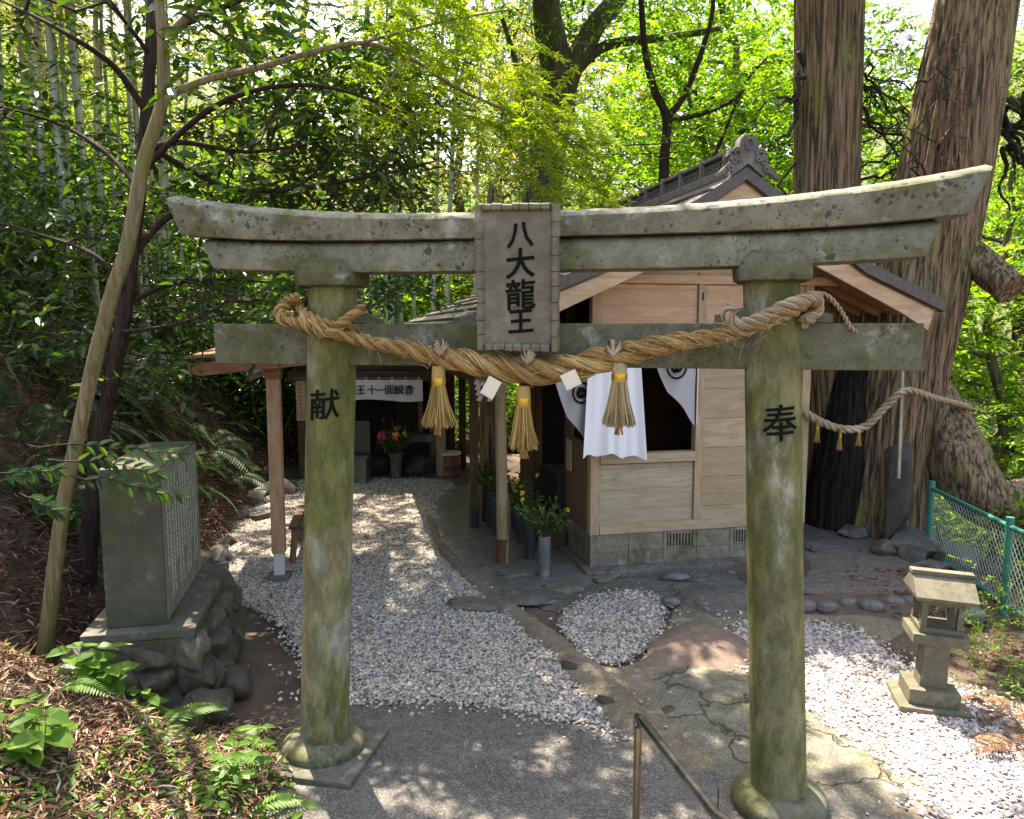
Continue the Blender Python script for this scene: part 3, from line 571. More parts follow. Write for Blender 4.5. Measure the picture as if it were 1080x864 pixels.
lr=[(222,600,.18,'grey boulder right behind the stone tablet base'),(252,547,.13,'rounded pale rock beside the gravel by the bank'),(268,530,.2,'larger boulder at the foot of the fern bank'),(296,520,.22,'dark angular boulder behind the peeling wooden post'),(240,575,.1,'small dark stone at the gravel edge by the bank'),(235,590,.12,'dark stone next to the tablet base corner'),(330,500,.16,'rock at the far end of the bank by the hall post'),(275,548,.1,'small dark rock at the bank foot')]
for q,(u,v,r,l) in enumerate(lr):
    x,y=G(u,v,.03); rock('bank_rock',(x-.05,y+.1,r*.35),(r*1.2,r,r*.75),M['rock'] if q in(1,2,5) else M['darkrock'],l,'rock',None,q+40,q,.3)
for q,(u,v,r) in enumerate([(712,612,.1),(400,742,.0),(707,639,.06),(640,735,.0)]):
    if r: x,y=G(u,v); rock('paving_stone',(x,y,.04),(r*1.4,r,.04),M['cobble'],['small oval stone set in the paving before the shrine wall','','tiny grey stone beside the pink bedrock',''][q],'stone',None,q+60)
for q,(a,l) in enumerate([((610,705),'black flat stone edging the tan kerb, upper one'),((650,743),'black flat stone edging the tan kerb, lower one')]):
    x,y=G(*a); rock('edging_stone',(x-.05,y-.05,.03),(.11,.045,.03),M['darkrock'],l,'stone',None,q+70,-.9,.3)
for q,(u,v,sx,sy) in enumerate([(500,640,.25,.16),(560,632,.3,.2),(595,622,.2,.14),(520,655,.0,0),(545,605,.26,.18),(775,630,.3,.16),(640,610,.22,.1)]):
    if sx: x,y=G(u,v); rock('paving_slab',(x,y,.022),(sx,sy,.03),M['apron'] if q%2 else M['flag'],['irregular paving slab at the kerb start','broad cracked paving slab left of the gravel island','paving slab right below the porch','','paving slab in front of the round porch post','flat paving slab left of the right pillar','narrow slab along the shrine base step'][q],'paving slab','irregular slabs before the porch',q+80,-.3+q*.2,.12,flat=.6)
# far low rocks behind drum
for q in range(9): rock('back_rock',(-1.2+q*.32+R.normal()*.05,14.8+R.rand()*.6,.12),(.22,.18,.18+.05*R.rand()),M['darkrock'],'dark rock in the low row behind the rusty drum','rock','dark rocks in a row behind the small hall',q+100,R.rand()*6,.3)

# ------------------------------------------------------------------ text
def text_mesh(body,size,extrude=.004,off=0.0,sx=1.0,cut=0,slant=.09):
    cu=bpy.data.curves.new('t','FONT'); cu.body=body; cu.size=size; cu.extrude=extrude; cu.offset=off; cu.align_x='CENTER'; cu.align_y='CENTER'; cu.resolution_u=3
    o=bpy.data.objects.new('t',cu); COL.objects.link(o); bpy.context.view_layer.update()
    dg=bpy.context.evaluated_depsgraph_get(); me=bpy.data.meshes.new_from_object(o.evaluated_get(dg))
    if cut:
        bm=bmesh.new(); bm.from_mesh(me); bmesh.ops.triangulate(bm,faces=bm.faces[:]); x=-size
        while x<size*2: bmesh.ops.bisect_plane(bm,geom=bm.verts[:]+bm.edges[:]+bm.faces[:],plane_co=(x,0,0),plane_no=(1,0,0)); x+=cut
        bmesh.ops.triangulate(bm,faces=bm.faces[:]); bm.to_mesh(me); bm.free()
    V=np.array([v.co[:] for v in me.vertices]).reshape(-1,3); F=[list(p.vertices) for p in me.polygons]
    bpy.data.objects.remove(o); bpy.data.curves.remove(cu); bpy.data.meshes.remove(me)
    if len(V): c=(V.max(0)+V.min(0))/2; V[:,:2]-=c[:2]; V[:,0]*=sx; V[:,1]+=slant*V[:,0]
    return V,F   # x right, y up, z towards reader
def text_add(mb,ch,size,x,z,y,off=.0,sx=1,shear=0,ext=.004):
    V,F=text_mesh(ch,size,ext,off,sx)
    if len(V)==0: return
    P=np.stack([x+V[:,0]+shear*V[:,1],y-V[:,2],z+V[:,1]],1); mb.poly(P,F)

# ------------------------------------------------------------------ TORII
T0=(.142,3.972); TA=rad(-11.6)
torii=empty('stone_torii',(T0[0],T0[1],0),TA,'mossy grey stone torii gate with two round pillars in the foreground','torii gate')
def lintel(name,top,bot,dep_t,dep_b,mat,ns=90,endt=None):
    s=np.linspace(-1,1,ns); mb=MB(); rows=[]
    for q in s:
        zt=top(q);zb=bot(q)
        xt=q*endt[0]; xb=q*endt[1]; jj=.0008
        pr=[(xb,-dep_b,zb),(xb+(xt-xb)*.08,-dep_b-.004,zb+.012),(xt-(xt-xb)*.08,-dep_t,zt-.03),(xt,-dep_t+.012,zt-.012),(xt,-dep_t*.5,zt+.012),(xt,0,zt+.022),(xt,dep_t*.5,zt+.012),(xt,dep_t,zt-.01),(xb,dep_b,zb)]
        rows.append([(a+R.normal()*.0005,b+R.normal()*jj,c+R.normal()*jj) for a,b,c in pr])
    V=np.array(rows);k=V.shape[1]; i,j=np.meshgrid(np.arange(ns-1),np.arange(k),indexing='ij');j2=(j+1)%k
    mb.add(V.reshape(-1,3),np.stack([i*k+j,i*k+j2,(i+1)*k+j2,(i+1)*k+j],-1).reshape(-1,4)[:,::-1])
    mb.poly(V[0],[list(range(k))]); mb.poly(V[-1],[list(range(k))[::-1]])
    return mb.build(name,mat,torii,smooth=True,angle=40)
lift=lambda q: .140*abs(q)**2.6
lintel('top_lintel',lambda q:3.068+lift(q),lambda q:2.947+.055*abs(q)**4,.17,.15,M['kasagi'],endt=(2.03,1.955))
lintel('lower_lintel',lambda q:2.938+.035*abs(q)**4,lambda q:2.785+.035*abs(q)**3,.125,.12,M['kasagi'],endt=(1.845,1.79))
mb=MB()
mb.box(-1.845,1.825,-.055,.055,2.295,2.518,0,.006); mb.build('tie_beam',M['torii'],torii,smooth=False)
for sgn in(-1,1):
    base=Vector((sgn*1.272,0,.09)); top=Vector((sgn*1.145,0,2.72))
    def pm(t,th,s=sgn): return 1+.008*np.sin(th*3+t*9+s)+.004*np.sin(th*9+t*31)
    k=40; pts=[base.lerp(top,i/(k-1))[:] for i in range(k)]
    pil=MB().tube(pts,np.linspace(.138,.132,k),48,mod=pm).build('pillar',M['pillar'],torii,smooth=True,angle=50)
    ch='献' if sgn<0 else '奉'; V,F=text_mesh(ch,.175 if sgn<0 else .19,.002,.0,1.05 if sgn<0 else .95,cut=.008)
    z0=2.085 if sgn<0 else 2.045; cx=sgn*1.172; xo=.006 if sgn<0 else .018
    r=.1425; th=(V[:,0]+xo)/r+(.12 if sgn<0 else .0); 
    zz=z0+V[:,1]; cc=sgn*(1.272-.127*(zz-.09)/2.63); rr_=.1405+V[:,2]
    P=np.stack([cc+np.sin(th)*rr_,-np.cos(th)*rr_,zz],1); ins=MB()
    for ddx,ddz in((0,0),(.0016,.001),(-.0016,-.001),(0,.0012),(0,-.0012)): ins.poly(P+np.array([ddx,-.0002*ddx/.0028,ddz]),F)
    ins.build('inscription',M['ink'],pil)
    MB().lathe([(.16,2.715),(.175,2.722),(.18,2.74),(.182,2.80),(.17,2.83),(.155,2.838),(.15,2.86)],40,c=(sgn*1.145,0,0),sup=3.2).build('capital',M['torii'],torii,smooth=True,angle=45)
    MB().lathe([(.225,-.03),(.238,.0),(.241,.025),(.232,.05),(.21,.072),(.185,.083),(.165,.088),(.155,.09)],48,c=(sgn*1.275,0,.04),sup=2.0).build('base_stone',M['torii'],torii,smooth=True,angle=50)
    if sgn<0: MB().box(-1.54,-.97,-.33,.27,-.05,.05,0,.014).build('plinth',M['base'],torii)
    for d in(-1,1):
        x0=sgn*1.155+d*.125; x1=sgn*1.155+d*.27
        MB().prism([(x0,2.522),(x1,2.522),(x1,2.545 if d*sgn<0 else 2.56),(x0,2.60)] if d>0 else [(x1,2.522),(x0,2.522),(x0,2.60),(x1,2.56)],-.05,.05).build('wedge',M['torii'],torii)
# name plaque, tilted forward
pl=MB().box(-.165,.165,-.020,.022,-.315,.315,0,.004).build('name_plaque',M['plaque'],torii)
pl.location=(-.066,-.245,2.735); pl.rotation_euler=(rad(7),rad(.9),rad(0))
rim=MB()
def rimside(L,n,place):      # carved frame side: chamfered pieces parted by thin chisel cuts, wavy outer edge
    e=np.linspace(-L,L,n+1)+np.concatenate([[0],R.normal(size=n-1)*.006,[0]])
    for i in range(n):
        a=e[i]+.002;b=e[i+1]-.002; o0=.036+R.rand()*.007;o1=.036+R.rand()*.007; d=.036+R.rand()*.006
        V=[]
        for t,oo in ((a,o0),(b,o1)):
            for (out,dep) in ((.001,-.018),(.014,-d),(oo-.006,-d+.002),(oo,-d+.012),(oo,.03),(.001,.03)): V.append(place(t,out,dep))
        F=[(j,(j+1)%6,(j+1)%6+6,j+6) for j in range(6)]+[(5,4,3,2,1,0),(6,7,8,9,10,11)]
        rim.poly(V,F)
for sg in(-1,1):
    rimside(.352,9,lambda t,o,d,sg=sg:(sg*(.164+o),d,t)); rimside(.163,7,lambda t,o,d,sg=sg:(t,d,sg*(.314+o)))
rimo=rim.build('carved_rim',M['plaque_rim'],pl)
mb=MB()
for ch,z,s in (('八',.207,.125),('大',.075,.14),('龍',-.075,.145),('王',-.205,.125)): text_add(mb,ch,s*1.06,.018,z,-.0225,off=.0026,sx=1.0,ext=.002)
mb.build('inscription',M['ink'],pl)
MB().beam((0,.02,.2),(0,.2,.22),.03,.03).build('bracket',M['steelpost'],pl)

# ---- shimenawa
def twisted(mb,path,rad_f,turns,strands=3,k=400,n=9,m=0,rs=.56):
    P=spline(path,k); T=np.gradient(P,axis=0); T/=np.linalg.norm(T,axis=1)[:,None]; u=np.array([0,0,1.]) if abs(T[0][2])<.9 else np.array([0,1.,0]); U=[]
    for i in range(k): u=u-T[i]*(u@T[i]);u/=np.linalg.norm(u);U.append(u.copy())
    U=np.array(U);Vv=np.cross(T,U); t=np.linspace(0,1,k); rr=np.array([rad_f(x) for x in t])
    seg=np.linalg.norm(np.diff(P,axis=0),axis=1); 
    ph=np.concatenate([[0],np.cumsum(seg/((rr[1:]+rr[:-1])/2))])*turns
    for s in range(strands):
        a=ph+s*2*PI/strands; q=P+U*(np.cos(a)*rr*.56)[:,None]+Vv*(np.sin(a)*rr*.56)[:,None]
        nn=n*2 if k>250 else n; fr=1+.07*np.random.RandomState(s+5).normal(size=nn)
        mb.tube(q,rr*(rs-.05)*(1+.05*np.sin(a*3+s)),nn,m,mod=lambda tt,th,s=s,fr=fr: fr*(1+.03*np.sin(th*5+tt*60+s)))
def fibres(mb,path,rad_f,turns,strands,k,nf,rs,th=.10,n=4):
    P=spline(path,k); T=np.gradient(P,axis=0); T/=np.linalg.norm(T,axis=1)[:,None]; u=np.array([0,0,1.]) if abs(T[0][2])<.9 else np.array([0,1.,0]); U=[]
    for i in range(k): u=u-T[i]*(u@T[i]);u/=np.linalg.norm(u);U.append(u.copy())
    U=np.array(U);Vv=np.cross(T,U); t=np.linspace(0,1,k); rr=np.array([rad_f(x) for x in t]); seg=np.linalg.norm(np.diff(P,axis=0),axis=1)
    ph=np.concatenate([[0],np.cumsum(seg/((rr[1:]+rr[:-1])/2))])*turns
    for s in range(strands):
        a=ph+s*2*PI/strands; q=P+U*(np.cos(a)*rr*.56)[:,None]+Vv*(np.sin(a)*rr*.56)[:,None]; r_=rr*(rs-.045)*(1+.05*np.sin(a*3+s))
        T2=np.gradient(q,axis=0);T2/=np.linalg.norm(T2,axis=1)[:,None]; N2=nrm(np.cross(T2,T)); B2=np.cross(T2,N2)
        for f in range(nf):
            i0=R.randint(0,int(k*.5)) if f%2 else 0; i1=k if f%3 else R.randint(int(k*.55),k); sl=slice(i0,i1)
            b=f*2*PI/nf+R.normal()*.08+.10*np.sin(np.linspace(0,14,k)+R.rand()*6); w=.965+R.normal()*.014
            mb.tube((q+(N2*np.cos(b)[:,None]+B2*np.sin(b)[:,None])*(r_*w)[:,None])[sl],(r_*th)[sl],n,cap=False)
rope=empty('sacred_rope',(T0[0],T0[1],0),TA,'thick twisted straw rope tied between the torii pillars with tassels','rope')
rp=[(-1.25,-.19,2.56),(-1.16,-.20,2.50),(-.88,-.17,2.425),(-.614,-.16,2.375),(-.35,-.16,2.325),(-.094,-.165,2.285),(.156,-.165,2.292),(.40,-.16,2.355),(.637,-.16,2.415),(.867,-.17,2.455),(1.03,-.20,2.495),(1.16,-.2,2.56),(1.27,-.16,2.60)]
mb=MB(); twisted(mb,rp,lambda t:.028+.041*math.exp(-((t-.48)/.22)**2)+.006*math.exp(-((t-.3)/.05)**2),.82,3,520,10)
mb.build('main_cord',M['rope'],rope,smooth=True)
mb=MB(); fibres(mb,rp,lambda t:.028+.041*math.exp(-((t-.48)/.22)**2)+.006*math.exp(-((t-.3)/.05)**2),.82,3,420,34,.56); mb.build('straw_strands',M['ropestraw'],rope,smooth=True)
hp=spline(rp,200); mb=MB()
for q in range(240):
    i=R.randint(30,185); a=hp[i]+R.normal(size=3)*np.array([.02,.012,.03])+np.array([0,-.05,0]); d=R.normal(size=3)*np.array([.05,.02,.03]); mb.tube([a,a+d*.5+[0,-.008,.006],a+d+[0,-.01,-.004]],.0012,3,cap=False)
mb.build('loose_fibres',M['straw'],rope)
def loop(cx,z,r,tiltx,hd,th=.026,a0=0,a1=2*PI):
    return [(cx+math.cos(a)*r,math.sin(a)*r,z+tiltx*math.cos(a)+hd*math.sin(a)) for a in np.linspace(a0,a1,14)]
for sgn,cx in((-1,-1.155),(1,1.145)):
    mb=MB(); twisted(mb,loop(cx,2.565,.172,sgn*.07,.03),lambda t:.026,1.1,3,200,8)
    if sgn<0:
        twisted(mb,[(-1.33,-.10,2.63),(-1.37,-.17,2.60),(-1.35,-.2,2.54),(-1.25,-.21,2.52),(-1.1,-.2,2.47),(-1.0,-.19,2.53),(-.93,-.1,2.60)],lambda t:.027,1.1,3,200,8)
        twisted(mb,[(-1.28,-.16,2.66),(-1.36,-.12,2.64),(-1.38,-.16,2.58),(-1.3,-.2,2.56)],lambda t:.025,1.1,3,90,8)
    else:
        twisted(mb,[(.96,-.2,2.60),(.93,-.2,2.56),(.98,-.22,2.51),(1.08,-.22,2.54),(1.2,-.2,2.60),(1.32,-.14,2.63),(1.34,-.08,2.57),(1.28,-.13,2.52)],lambda t:.030,1.1,3,260,8)
        twisted(mb,[(1.29,-.12,2.66),(1.38,-.1,2.65),(1.45,-.08,2.58),(1.5,-.07,2.50),(1.54,-.05,2.47)],lambda t:.011,1.3,2,120,6)
    mb.build('knot',M['rope'] if sgn<0 else M['rope2'],rope,smooth=True)
    mb=MB()
    if sgn<0: fibres(mb,[(-1.33,-.10,2.63),(-1.37,-.17,2.60),(-1.35,-.2,2.54),(-1.25,-.21,2.52),(-1.1,-.2,2.47),(-1.0,-.19,2.53),(-.93,-.1,2.60)],lambda t:.027,1.1,3,160,14,.56,.2)
    else: fibres(mb,[(.96,-.2,2.60),(.93,-.2,2.56),(.98,-.22,2.51),(1.08,-.22,2.54),(1.2,-.2,2.60),(1.32,-.14,2.63),(1.34,-.08,2.57),(1.28,-.13,2.52)],lambda t:.030,1.1,3,200,14,.56,.2)
    mb.build('knot_strands',M['ropestraw'] if sgn<0 else M['ropestraw2'],rope,smooth=True)
def tassel(parent,loc,L,r0,r1,n,mat,name='tassel',core=True,tw=.0035):
    t=MB(); P=[];D=[]
    V=[];Fs=[]
    for i in range(n):
        a=R.rand()*2*PI; q=math.sqrt(R.rand()); jx,jy=math.cos(a),math.sin(a); l=L*(.88+.14*R.rand())
        p0=np.array([jx*q*r0,jy*q*r0,0.]); p1=np.array([jx*q*(r0*.5+r1*.45),jy*q*(r0*.5+r1*.45),-l*.5]); p2=np.array([jx*q*r1+R.normal()*r1*.09,jy*q*r1+R.normal()*r1*.09,-l])
        t.tube([p0,p1,p2],[tw,tw,tw*.5],4,cap=False)
    t.lathe([(r0*1.02,.10),(r0*1.1,.05),(r0*1.1,0),(r0*.8,-L*.1),(r1*.55,-L*.8)],14)
    o=t.build(name,mat,parent); o.location=loc
    MB().lathe([(r0*1.13,.005),(r0*1.16,.010),(r0*1.16,.034),(r0*1.13,.038)],16).build('gold_band',M['gold'],o,smooth=True,angle=40)
    if core: 
        cc=MB()
        for i in range(9): cc.tube([(R.normal()*.006,R.normal()*.006,-L*.8),(R.normal()*.012,R.normal()*.01,-L*1.2)],[.006,.003],5)
        cc.build('core_strands',M['strawcore'],o)
    return o
tassel(rope,(-.497,-.17,2.20),.215,.032,.088,330,M['straw_g'])
tassel(rope,(-.052,-.17,2.105),.225,.034,.078,330,M['straw_g'])
tassel(rope,(.428,-.17,2.235),.222,.034,.082,330,M['straw'])
# little straw bows above tassels and paper strips
for x,z in((-.47,2.40),(.40,2.405),(-.02,2.36)):
    b_=MB()
    for i in range(16):
        a=R.rand()*2*PI; b_.tube([(x,-.23,z-.04),(x+math.cos(a)*.03,-.235,z+math.sin(a)*.03),(x+math.cos(a+.5)*.045,-.22,z+math.sin(a+.5)*.045),(x,-.225,z-.02)],.006,5)
    b_.build('straw_bow',M['rope2'],rope,smooth=True)
for (x,z,w_,h_,r_) in((-.2,2.20,.07,.10,.5),(.20,2.245,.08,.08,-.45)):
    pp=MB(); pp.box(-w_/2,w_/2,-.0015,.0015,-h_/2,h_/2)
    o=pp.build('paper_strip',M['paper'],rope); o.location=(x,-.255,z); o.rotation_euler=(.1,r_,.1)
    MB().box(-w_/2+.01,w_/2+.0,-.004,-.002,-h_/2+.01,h_/2-.01).build('fold',M['paper'],o)

# ------------------------------------------------------------------ SHRINE HALL
B0=(.799,7.572); BA=rad(12.135)
hall=empty('shrine_hall',(B0[0],B0[1],0),BA,'small wooden shrine hall of pale planks with a dark gabled roof','shrine hall')
def b2w(x,y,z=0): 
    cs,sn=math.cos(BA),math.sin(BA); return (B0[0]+x*cs-y*sn,B0[1]+x*sn+y*cs,z)
def hb(name,mat,*boxes,bev=.004,parent=None,smooth=False):
    mb=MB()
    for b in boxes: mb.box(*b,0,bev)
    return mb.build(name,mat,parent or hall,smooth=smooth)
FW=2.44; DP=3.3
# foundation blocks
mb=MB()
xs=[0,.42,.80,1.18,1.56,1.92,2.44]
for a,b in zip(xs[:-1],xs[1:]):
    for z0,z1 in((0.0,.19),(.19,.375)):
        if a in(.80,1.56) and z0>.1: 
            w_=.0
            mb.box(a+.003,a+.045,.0,.12,z0+.002,z1-.002,0,.003); mb.box(b-.045,b-.003,0,.12,z0+.002,z1-.002,0,.003); mb.box(a+.05,b-.05,.0,.12,z1-.03,z1-.002,0,.003); mb.box(a+.05,b-.05,.0,.12,z0+.003,z0+.018,0,.003)
        else: mb.box(a+.003,b-.003,R.rand()*.003,.12,z0+.002,z1-.002,0,.003)
mb.box(.01,FW,.012,.10,.0,.2); mb.box(.002,.12,.13,DP,.0,.375,0,.003); mb.box(FW-.12,FW,.13,DP,0,.375,0,.003)
mb.build('foundation',M['concrete_block'],hall)
for a,b in((.85,1.13),(1.61,1.87)):
    v=MB(); v.box(a,b,.06,.07,.21,.345)
    o=v.build('vent',M['black'],hall); s=MB()
    for i in range(8): x=a+(b-a)*(i+.5)/8; s.box(x-.008,x+.008,.004,.05,.208,.345)
    s.build('vent_slats',M['concrete_block'],o)
hb('ground_step',M['apron'],(-.05,2.55,-.20,.0-.002,-.02,.055),(2.442,3.0,-.25,1.6,-.02,.13),(-.10,-.002,-.2,3.2,-.02,.06),bev=.012)
# wall planks
hb('lower_panel',M['pine_low'],(.09,1.13,.03,.06,.47,1.10)); hb('wall_panel',M['pine'],(1.23,2.35,.03,.06,.47,2.40))
hb('gable_panel',M['pine_hi'],(.10,1.13,.032,.06,2.5,2.93),(1.23,2.35,.032,.06,2.5,2.93))
hb('corner_post',M['post'],(-.003,.095,-.004,.1,.377,2.98)); hb('middle_post',M['post'],(1.135,1.225,.0,.1,.49,3.05)); hb('corner_post',M['post'],(FW-.09,FW+.003,-.004,.1,.377,2.98))
hb('sill_beam',M['rail'],(.10,2.345,-.006,.09,.378,.488)); hb('window_sill',M['rail'],(.097,1.132,-.02,.10,1.115,1.215))
hb('head_beam',M['pine_hi'],(.0,FW,-.012,.09,2.40,2.495),bev=.004); hb('upper_beam',M['pine_hi'],(-.3,2.74,-.02,.09,2.935,3.02))
hb('peg',M['darkwood'],(1.168,1.186,-.006,.0,2.77,2.85),bev=0)
# gable upper wall
def rt(d): return float(np.interp(abs(d),[0,.4,1.34,2.26,2.8,3.1],[3.995,3.74,3.14,2.77,2.55,2.44]))
RX=1.32
o=[(-.05,3.02),(2.55,3.02)]+[(RX+d,rt(d)-.12) for d in(1.15,.9,.6,.3,0,-.3,-.6,-.9,-1.15)]
MB().prism(o,.03,.06).build('gable_wall',M['pine_hi'],hall)
# other walls
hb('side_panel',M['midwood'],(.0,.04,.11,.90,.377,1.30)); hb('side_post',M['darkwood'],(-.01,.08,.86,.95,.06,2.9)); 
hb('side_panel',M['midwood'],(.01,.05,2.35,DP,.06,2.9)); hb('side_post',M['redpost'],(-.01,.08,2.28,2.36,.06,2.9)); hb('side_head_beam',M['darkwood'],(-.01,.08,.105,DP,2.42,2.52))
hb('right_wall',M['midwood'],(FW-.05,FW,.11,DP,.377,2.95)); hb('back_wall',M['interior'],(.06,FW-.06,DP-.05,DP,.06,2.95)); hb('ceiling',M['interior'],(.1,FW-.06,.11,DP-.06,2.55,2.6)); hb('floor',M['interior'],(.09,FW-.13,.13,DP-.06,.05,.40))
# inner lattice seen through the window
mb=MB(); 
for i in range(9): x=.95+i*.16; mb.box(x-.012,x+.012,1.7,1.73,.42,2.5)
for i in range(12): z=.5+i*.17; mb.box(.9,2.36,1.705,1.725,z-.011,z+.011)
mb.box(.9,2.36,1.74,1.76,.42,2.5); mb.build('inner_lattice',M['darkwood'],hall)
# roof
def roof():
    L=[-3.05,-2.8,-2.5,-2.26,-1.9,-1.6,-1.34,-1.0,-.7,-.4,-.2,0]; Rr=[.2,.4,.7,1.0,1.34,1.6,1.9,2.26]
    ds=L+Rr; y0,y1=-.55,5.9; mb=MB()
    n=len(ds); top=[(RX+d,rt(d)) for d in ds]; bot=[(RX+d,rt(d)-.115) for d in ds]
    o=top+bot[::-1]
    V=[(x,y0,z) for x,z in o]+[(x,y1,z) for x,z in o]; m=len(o)
    F=[(i,i+1,2*n-2-i,2*n-1-i) for i in range(n-1)]
    F+=[tuple(q+m for q in f)[::-1] for f in F]
    F2=[(i,i+m,i+1+m,i+1) for i in range(n-1)]; F3=[(i,i+m,(i+1)%m+m,(i+1)%m) for i in range(n-1,m)]
    mb.poly(V,F,1); mb.poly(V,F2,0); mb.poly(V,F3,1)
    # raised horizontal seams
    for d in [x for x in np.arange(-3.0,2.25,.24) if abs(x)>.15]:
        z=rt(d); s=.02*(1 if d>0 else -1)
        mb.beam((RX+d,y0+.0,z+.006),(RX+d,y1,z+.006),.045,.022,1)
    return mb.build('roof',[M['slate'],M['roofedge']],hall)
rf=roof()
# soffit + rafters under the eaves
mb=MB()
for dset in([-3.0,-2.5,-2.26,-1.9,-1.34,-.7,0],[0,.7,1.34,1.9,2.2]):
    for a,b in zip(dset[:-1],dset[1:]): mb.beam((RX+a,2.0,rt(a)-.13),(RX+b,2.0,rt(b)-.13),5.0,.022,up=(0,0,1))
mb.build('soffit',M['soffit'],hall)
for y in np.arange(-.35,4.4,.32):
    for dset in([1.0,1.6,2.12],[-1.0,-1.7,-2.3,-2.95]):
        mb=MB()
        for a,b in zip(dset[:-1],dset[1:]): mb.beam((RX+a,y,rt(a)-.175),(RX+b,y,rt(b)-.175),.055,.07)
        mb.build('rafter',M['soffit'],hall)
for nm,ds in(('barge_board',[0,-.4,-.9,-1.34,-1.9,-2.4,-2.98]),('barge_board',[0,.4,.9,1.34,1.8,2.18])):
    top=[(RX+d,rt(d)-.118) for d in ds]; bot=[(RX+d,min(3.46-.455*abs(d),rt(d)-.28)) for d in ds]
    sg=1 if ds[1]>0 else -1; bot[-1]=(bot[-1][0]-.07*sg,bot[-1][1])
    o=top+bot[::-1]; n=len(ds); mb=MB()
    V=[(x,-.50,z) for x,z in o]+[(x,-.465,z) for x,z in o]; m=len(o)
    F=[(i,i+1,m-2-i,m-1-i) for i in range(n-1)]
    F+=[tuple(q+m for q in f)[::-1] for f in F]; F+=[(i,i+m,(i+1)%m+m,(i+1)%m) for i in range(m)]
    mb.poly(V,F).build(nm,M['barge'],hall)
# ridge with patterned tiles
rd=MB(); rd.box(RX-.11,RX+.11,-.50,4.5,3.93,4.02,0,.01); rd.box(RX-.06,RX+.06,-.45,4.45,4.02,4.15,1,.004); rd.box(RX-.10,RX+.10,-.48,4.5,4.15,4.19,0,.012)
for i in range(70):
    y=-.40+i*.07
    for r_ in range(2):
        for sd in(-1,1):
            x=RX+sd*.063; yy=y+(.035 if r_ else 0); z=4.045+r_*.055
            pts=[(x,yy+math.cos(a)*.026,z+math.sin(a)*.026) for a in np.linspace(0,PI,6)]; rd.tube(pts,.007,4,0)
for y in np.arange(-.3,4.4,.5): rd.box(RX-.115,RX+.115,y,y+.03,3.95,4.2,0,.004)
ridge=rd.build('ridge',[M['tile'],M['roofedge']],hall)
# ridge end ornament
on=MB(); ol=[(-.17,-.16),(-.15,-.02),(-.19,.03),(-.17,.09),(-.10,.10),(-.085,.18),(-.05,.215),(.05,.215),(.085,.18),(.10,.10),(.17,.09),(.19,.03),(.15,-.02),(.17,-.16),(.08,-.10),(0,-.04),(-.08,-.10)]
on.prism(ol,-.05,.05)
ring=[(math.cos(a)*.038,-.056,.135+math.sin(a)*.05) for a in np.linspace(0,2*PI,17)]; on.tube(ring,.012,6)
for sd in(-1,1):
    for (cx,cz,r0) in((.12,.05,.05),(.155,-.02,.035),(.10,.0,.03),(.19,-.09,.035)):
        sp=[(sd*(cx+math.cos(a)*r0*(1-a/14)),-.06,cz+math.sin(a)*r0*(1-a/14)) for a in np.linspace(0,9,20)]; on.tube(sp,.013,6)
    on.tube([(sd*.13,-.02,-.02),(sd*.22,-.03,-.10),(sd*.30,-.03,-.16),(sd*.34,-.03,-.17)],[.035,.03,.025,.015],8)
o=on.build('ridge_end_tile',M['onig'],hall,smooth=True,angle=35); o.location=(RX,-.52,4.06)
# porch posts
po=hb('porch_post',M['redpost'],(-.05,.05,-.05,.05,0.0,2.5)); po.location=(-.89,1.89,.03)
sh=MB(); sh.box(-.054,.054,-.054,.054,0,.28,0,.004); sh.build('post_shoe',M['black'],po)
po=MB().tube([(0.01,0,0),(0.0,0,.8),(-.012,0,1.6),(-.02,0,2.55)],[.062,.06,.058,.056],24).build('porch_post',M['roundpost'],hall,smooth=True,angle=50); po.location=(-.84,.40,.03)
MB().lathe([(.066,0),(.066,.26),(.063,.262)],24).build('post_shoe',M['redpost'],po,smooth=True,angle=40)
hb('porch_beam',M['darkwood'],(-.93,-.83,.2,4.2,2.42,2.52))
hb('corbel',M['darkwood'],(-.97,-.83,1.75,2.03,2.02,2.38),bev=.01)
# notice board on side post
hb('notice_board',M['rail'],(-.03,-.012,.62,.80,.93,1.27)); 
# offering box, shelf
ob=empty('offering_box',b2w(.22,1.5,0),BA,'black wooden offering box inside the porch opening','offering box')
mb=MB(); mb.box(-.28,.28,-.5,.35,.05,.78,0,.01); mb.build('box_body',M['black'],ob); s=MB()
for i in range(9): s.box(-.26,.26,-.47+i*.09,-.43+i*.09,.782,.80)
s.build('slats',M['interior'],ob); MB().box(-.32,.32,-.54,-.49,.76,.82,0,.005).build('rim',M['black'],ob)
mb=MB(); mb.box(-.12,.12,0,1.3,.0,.22,0,.01); tag(mb.build('wooden_step',M['darkwood']),'low dark wooden step at the shrine hall opening','step'); mb_=bpy.data.objects['wooden_step']; mb_.location=b2w(-.16,.75,.03); mb_.rotation_euler=(0,0,BA)

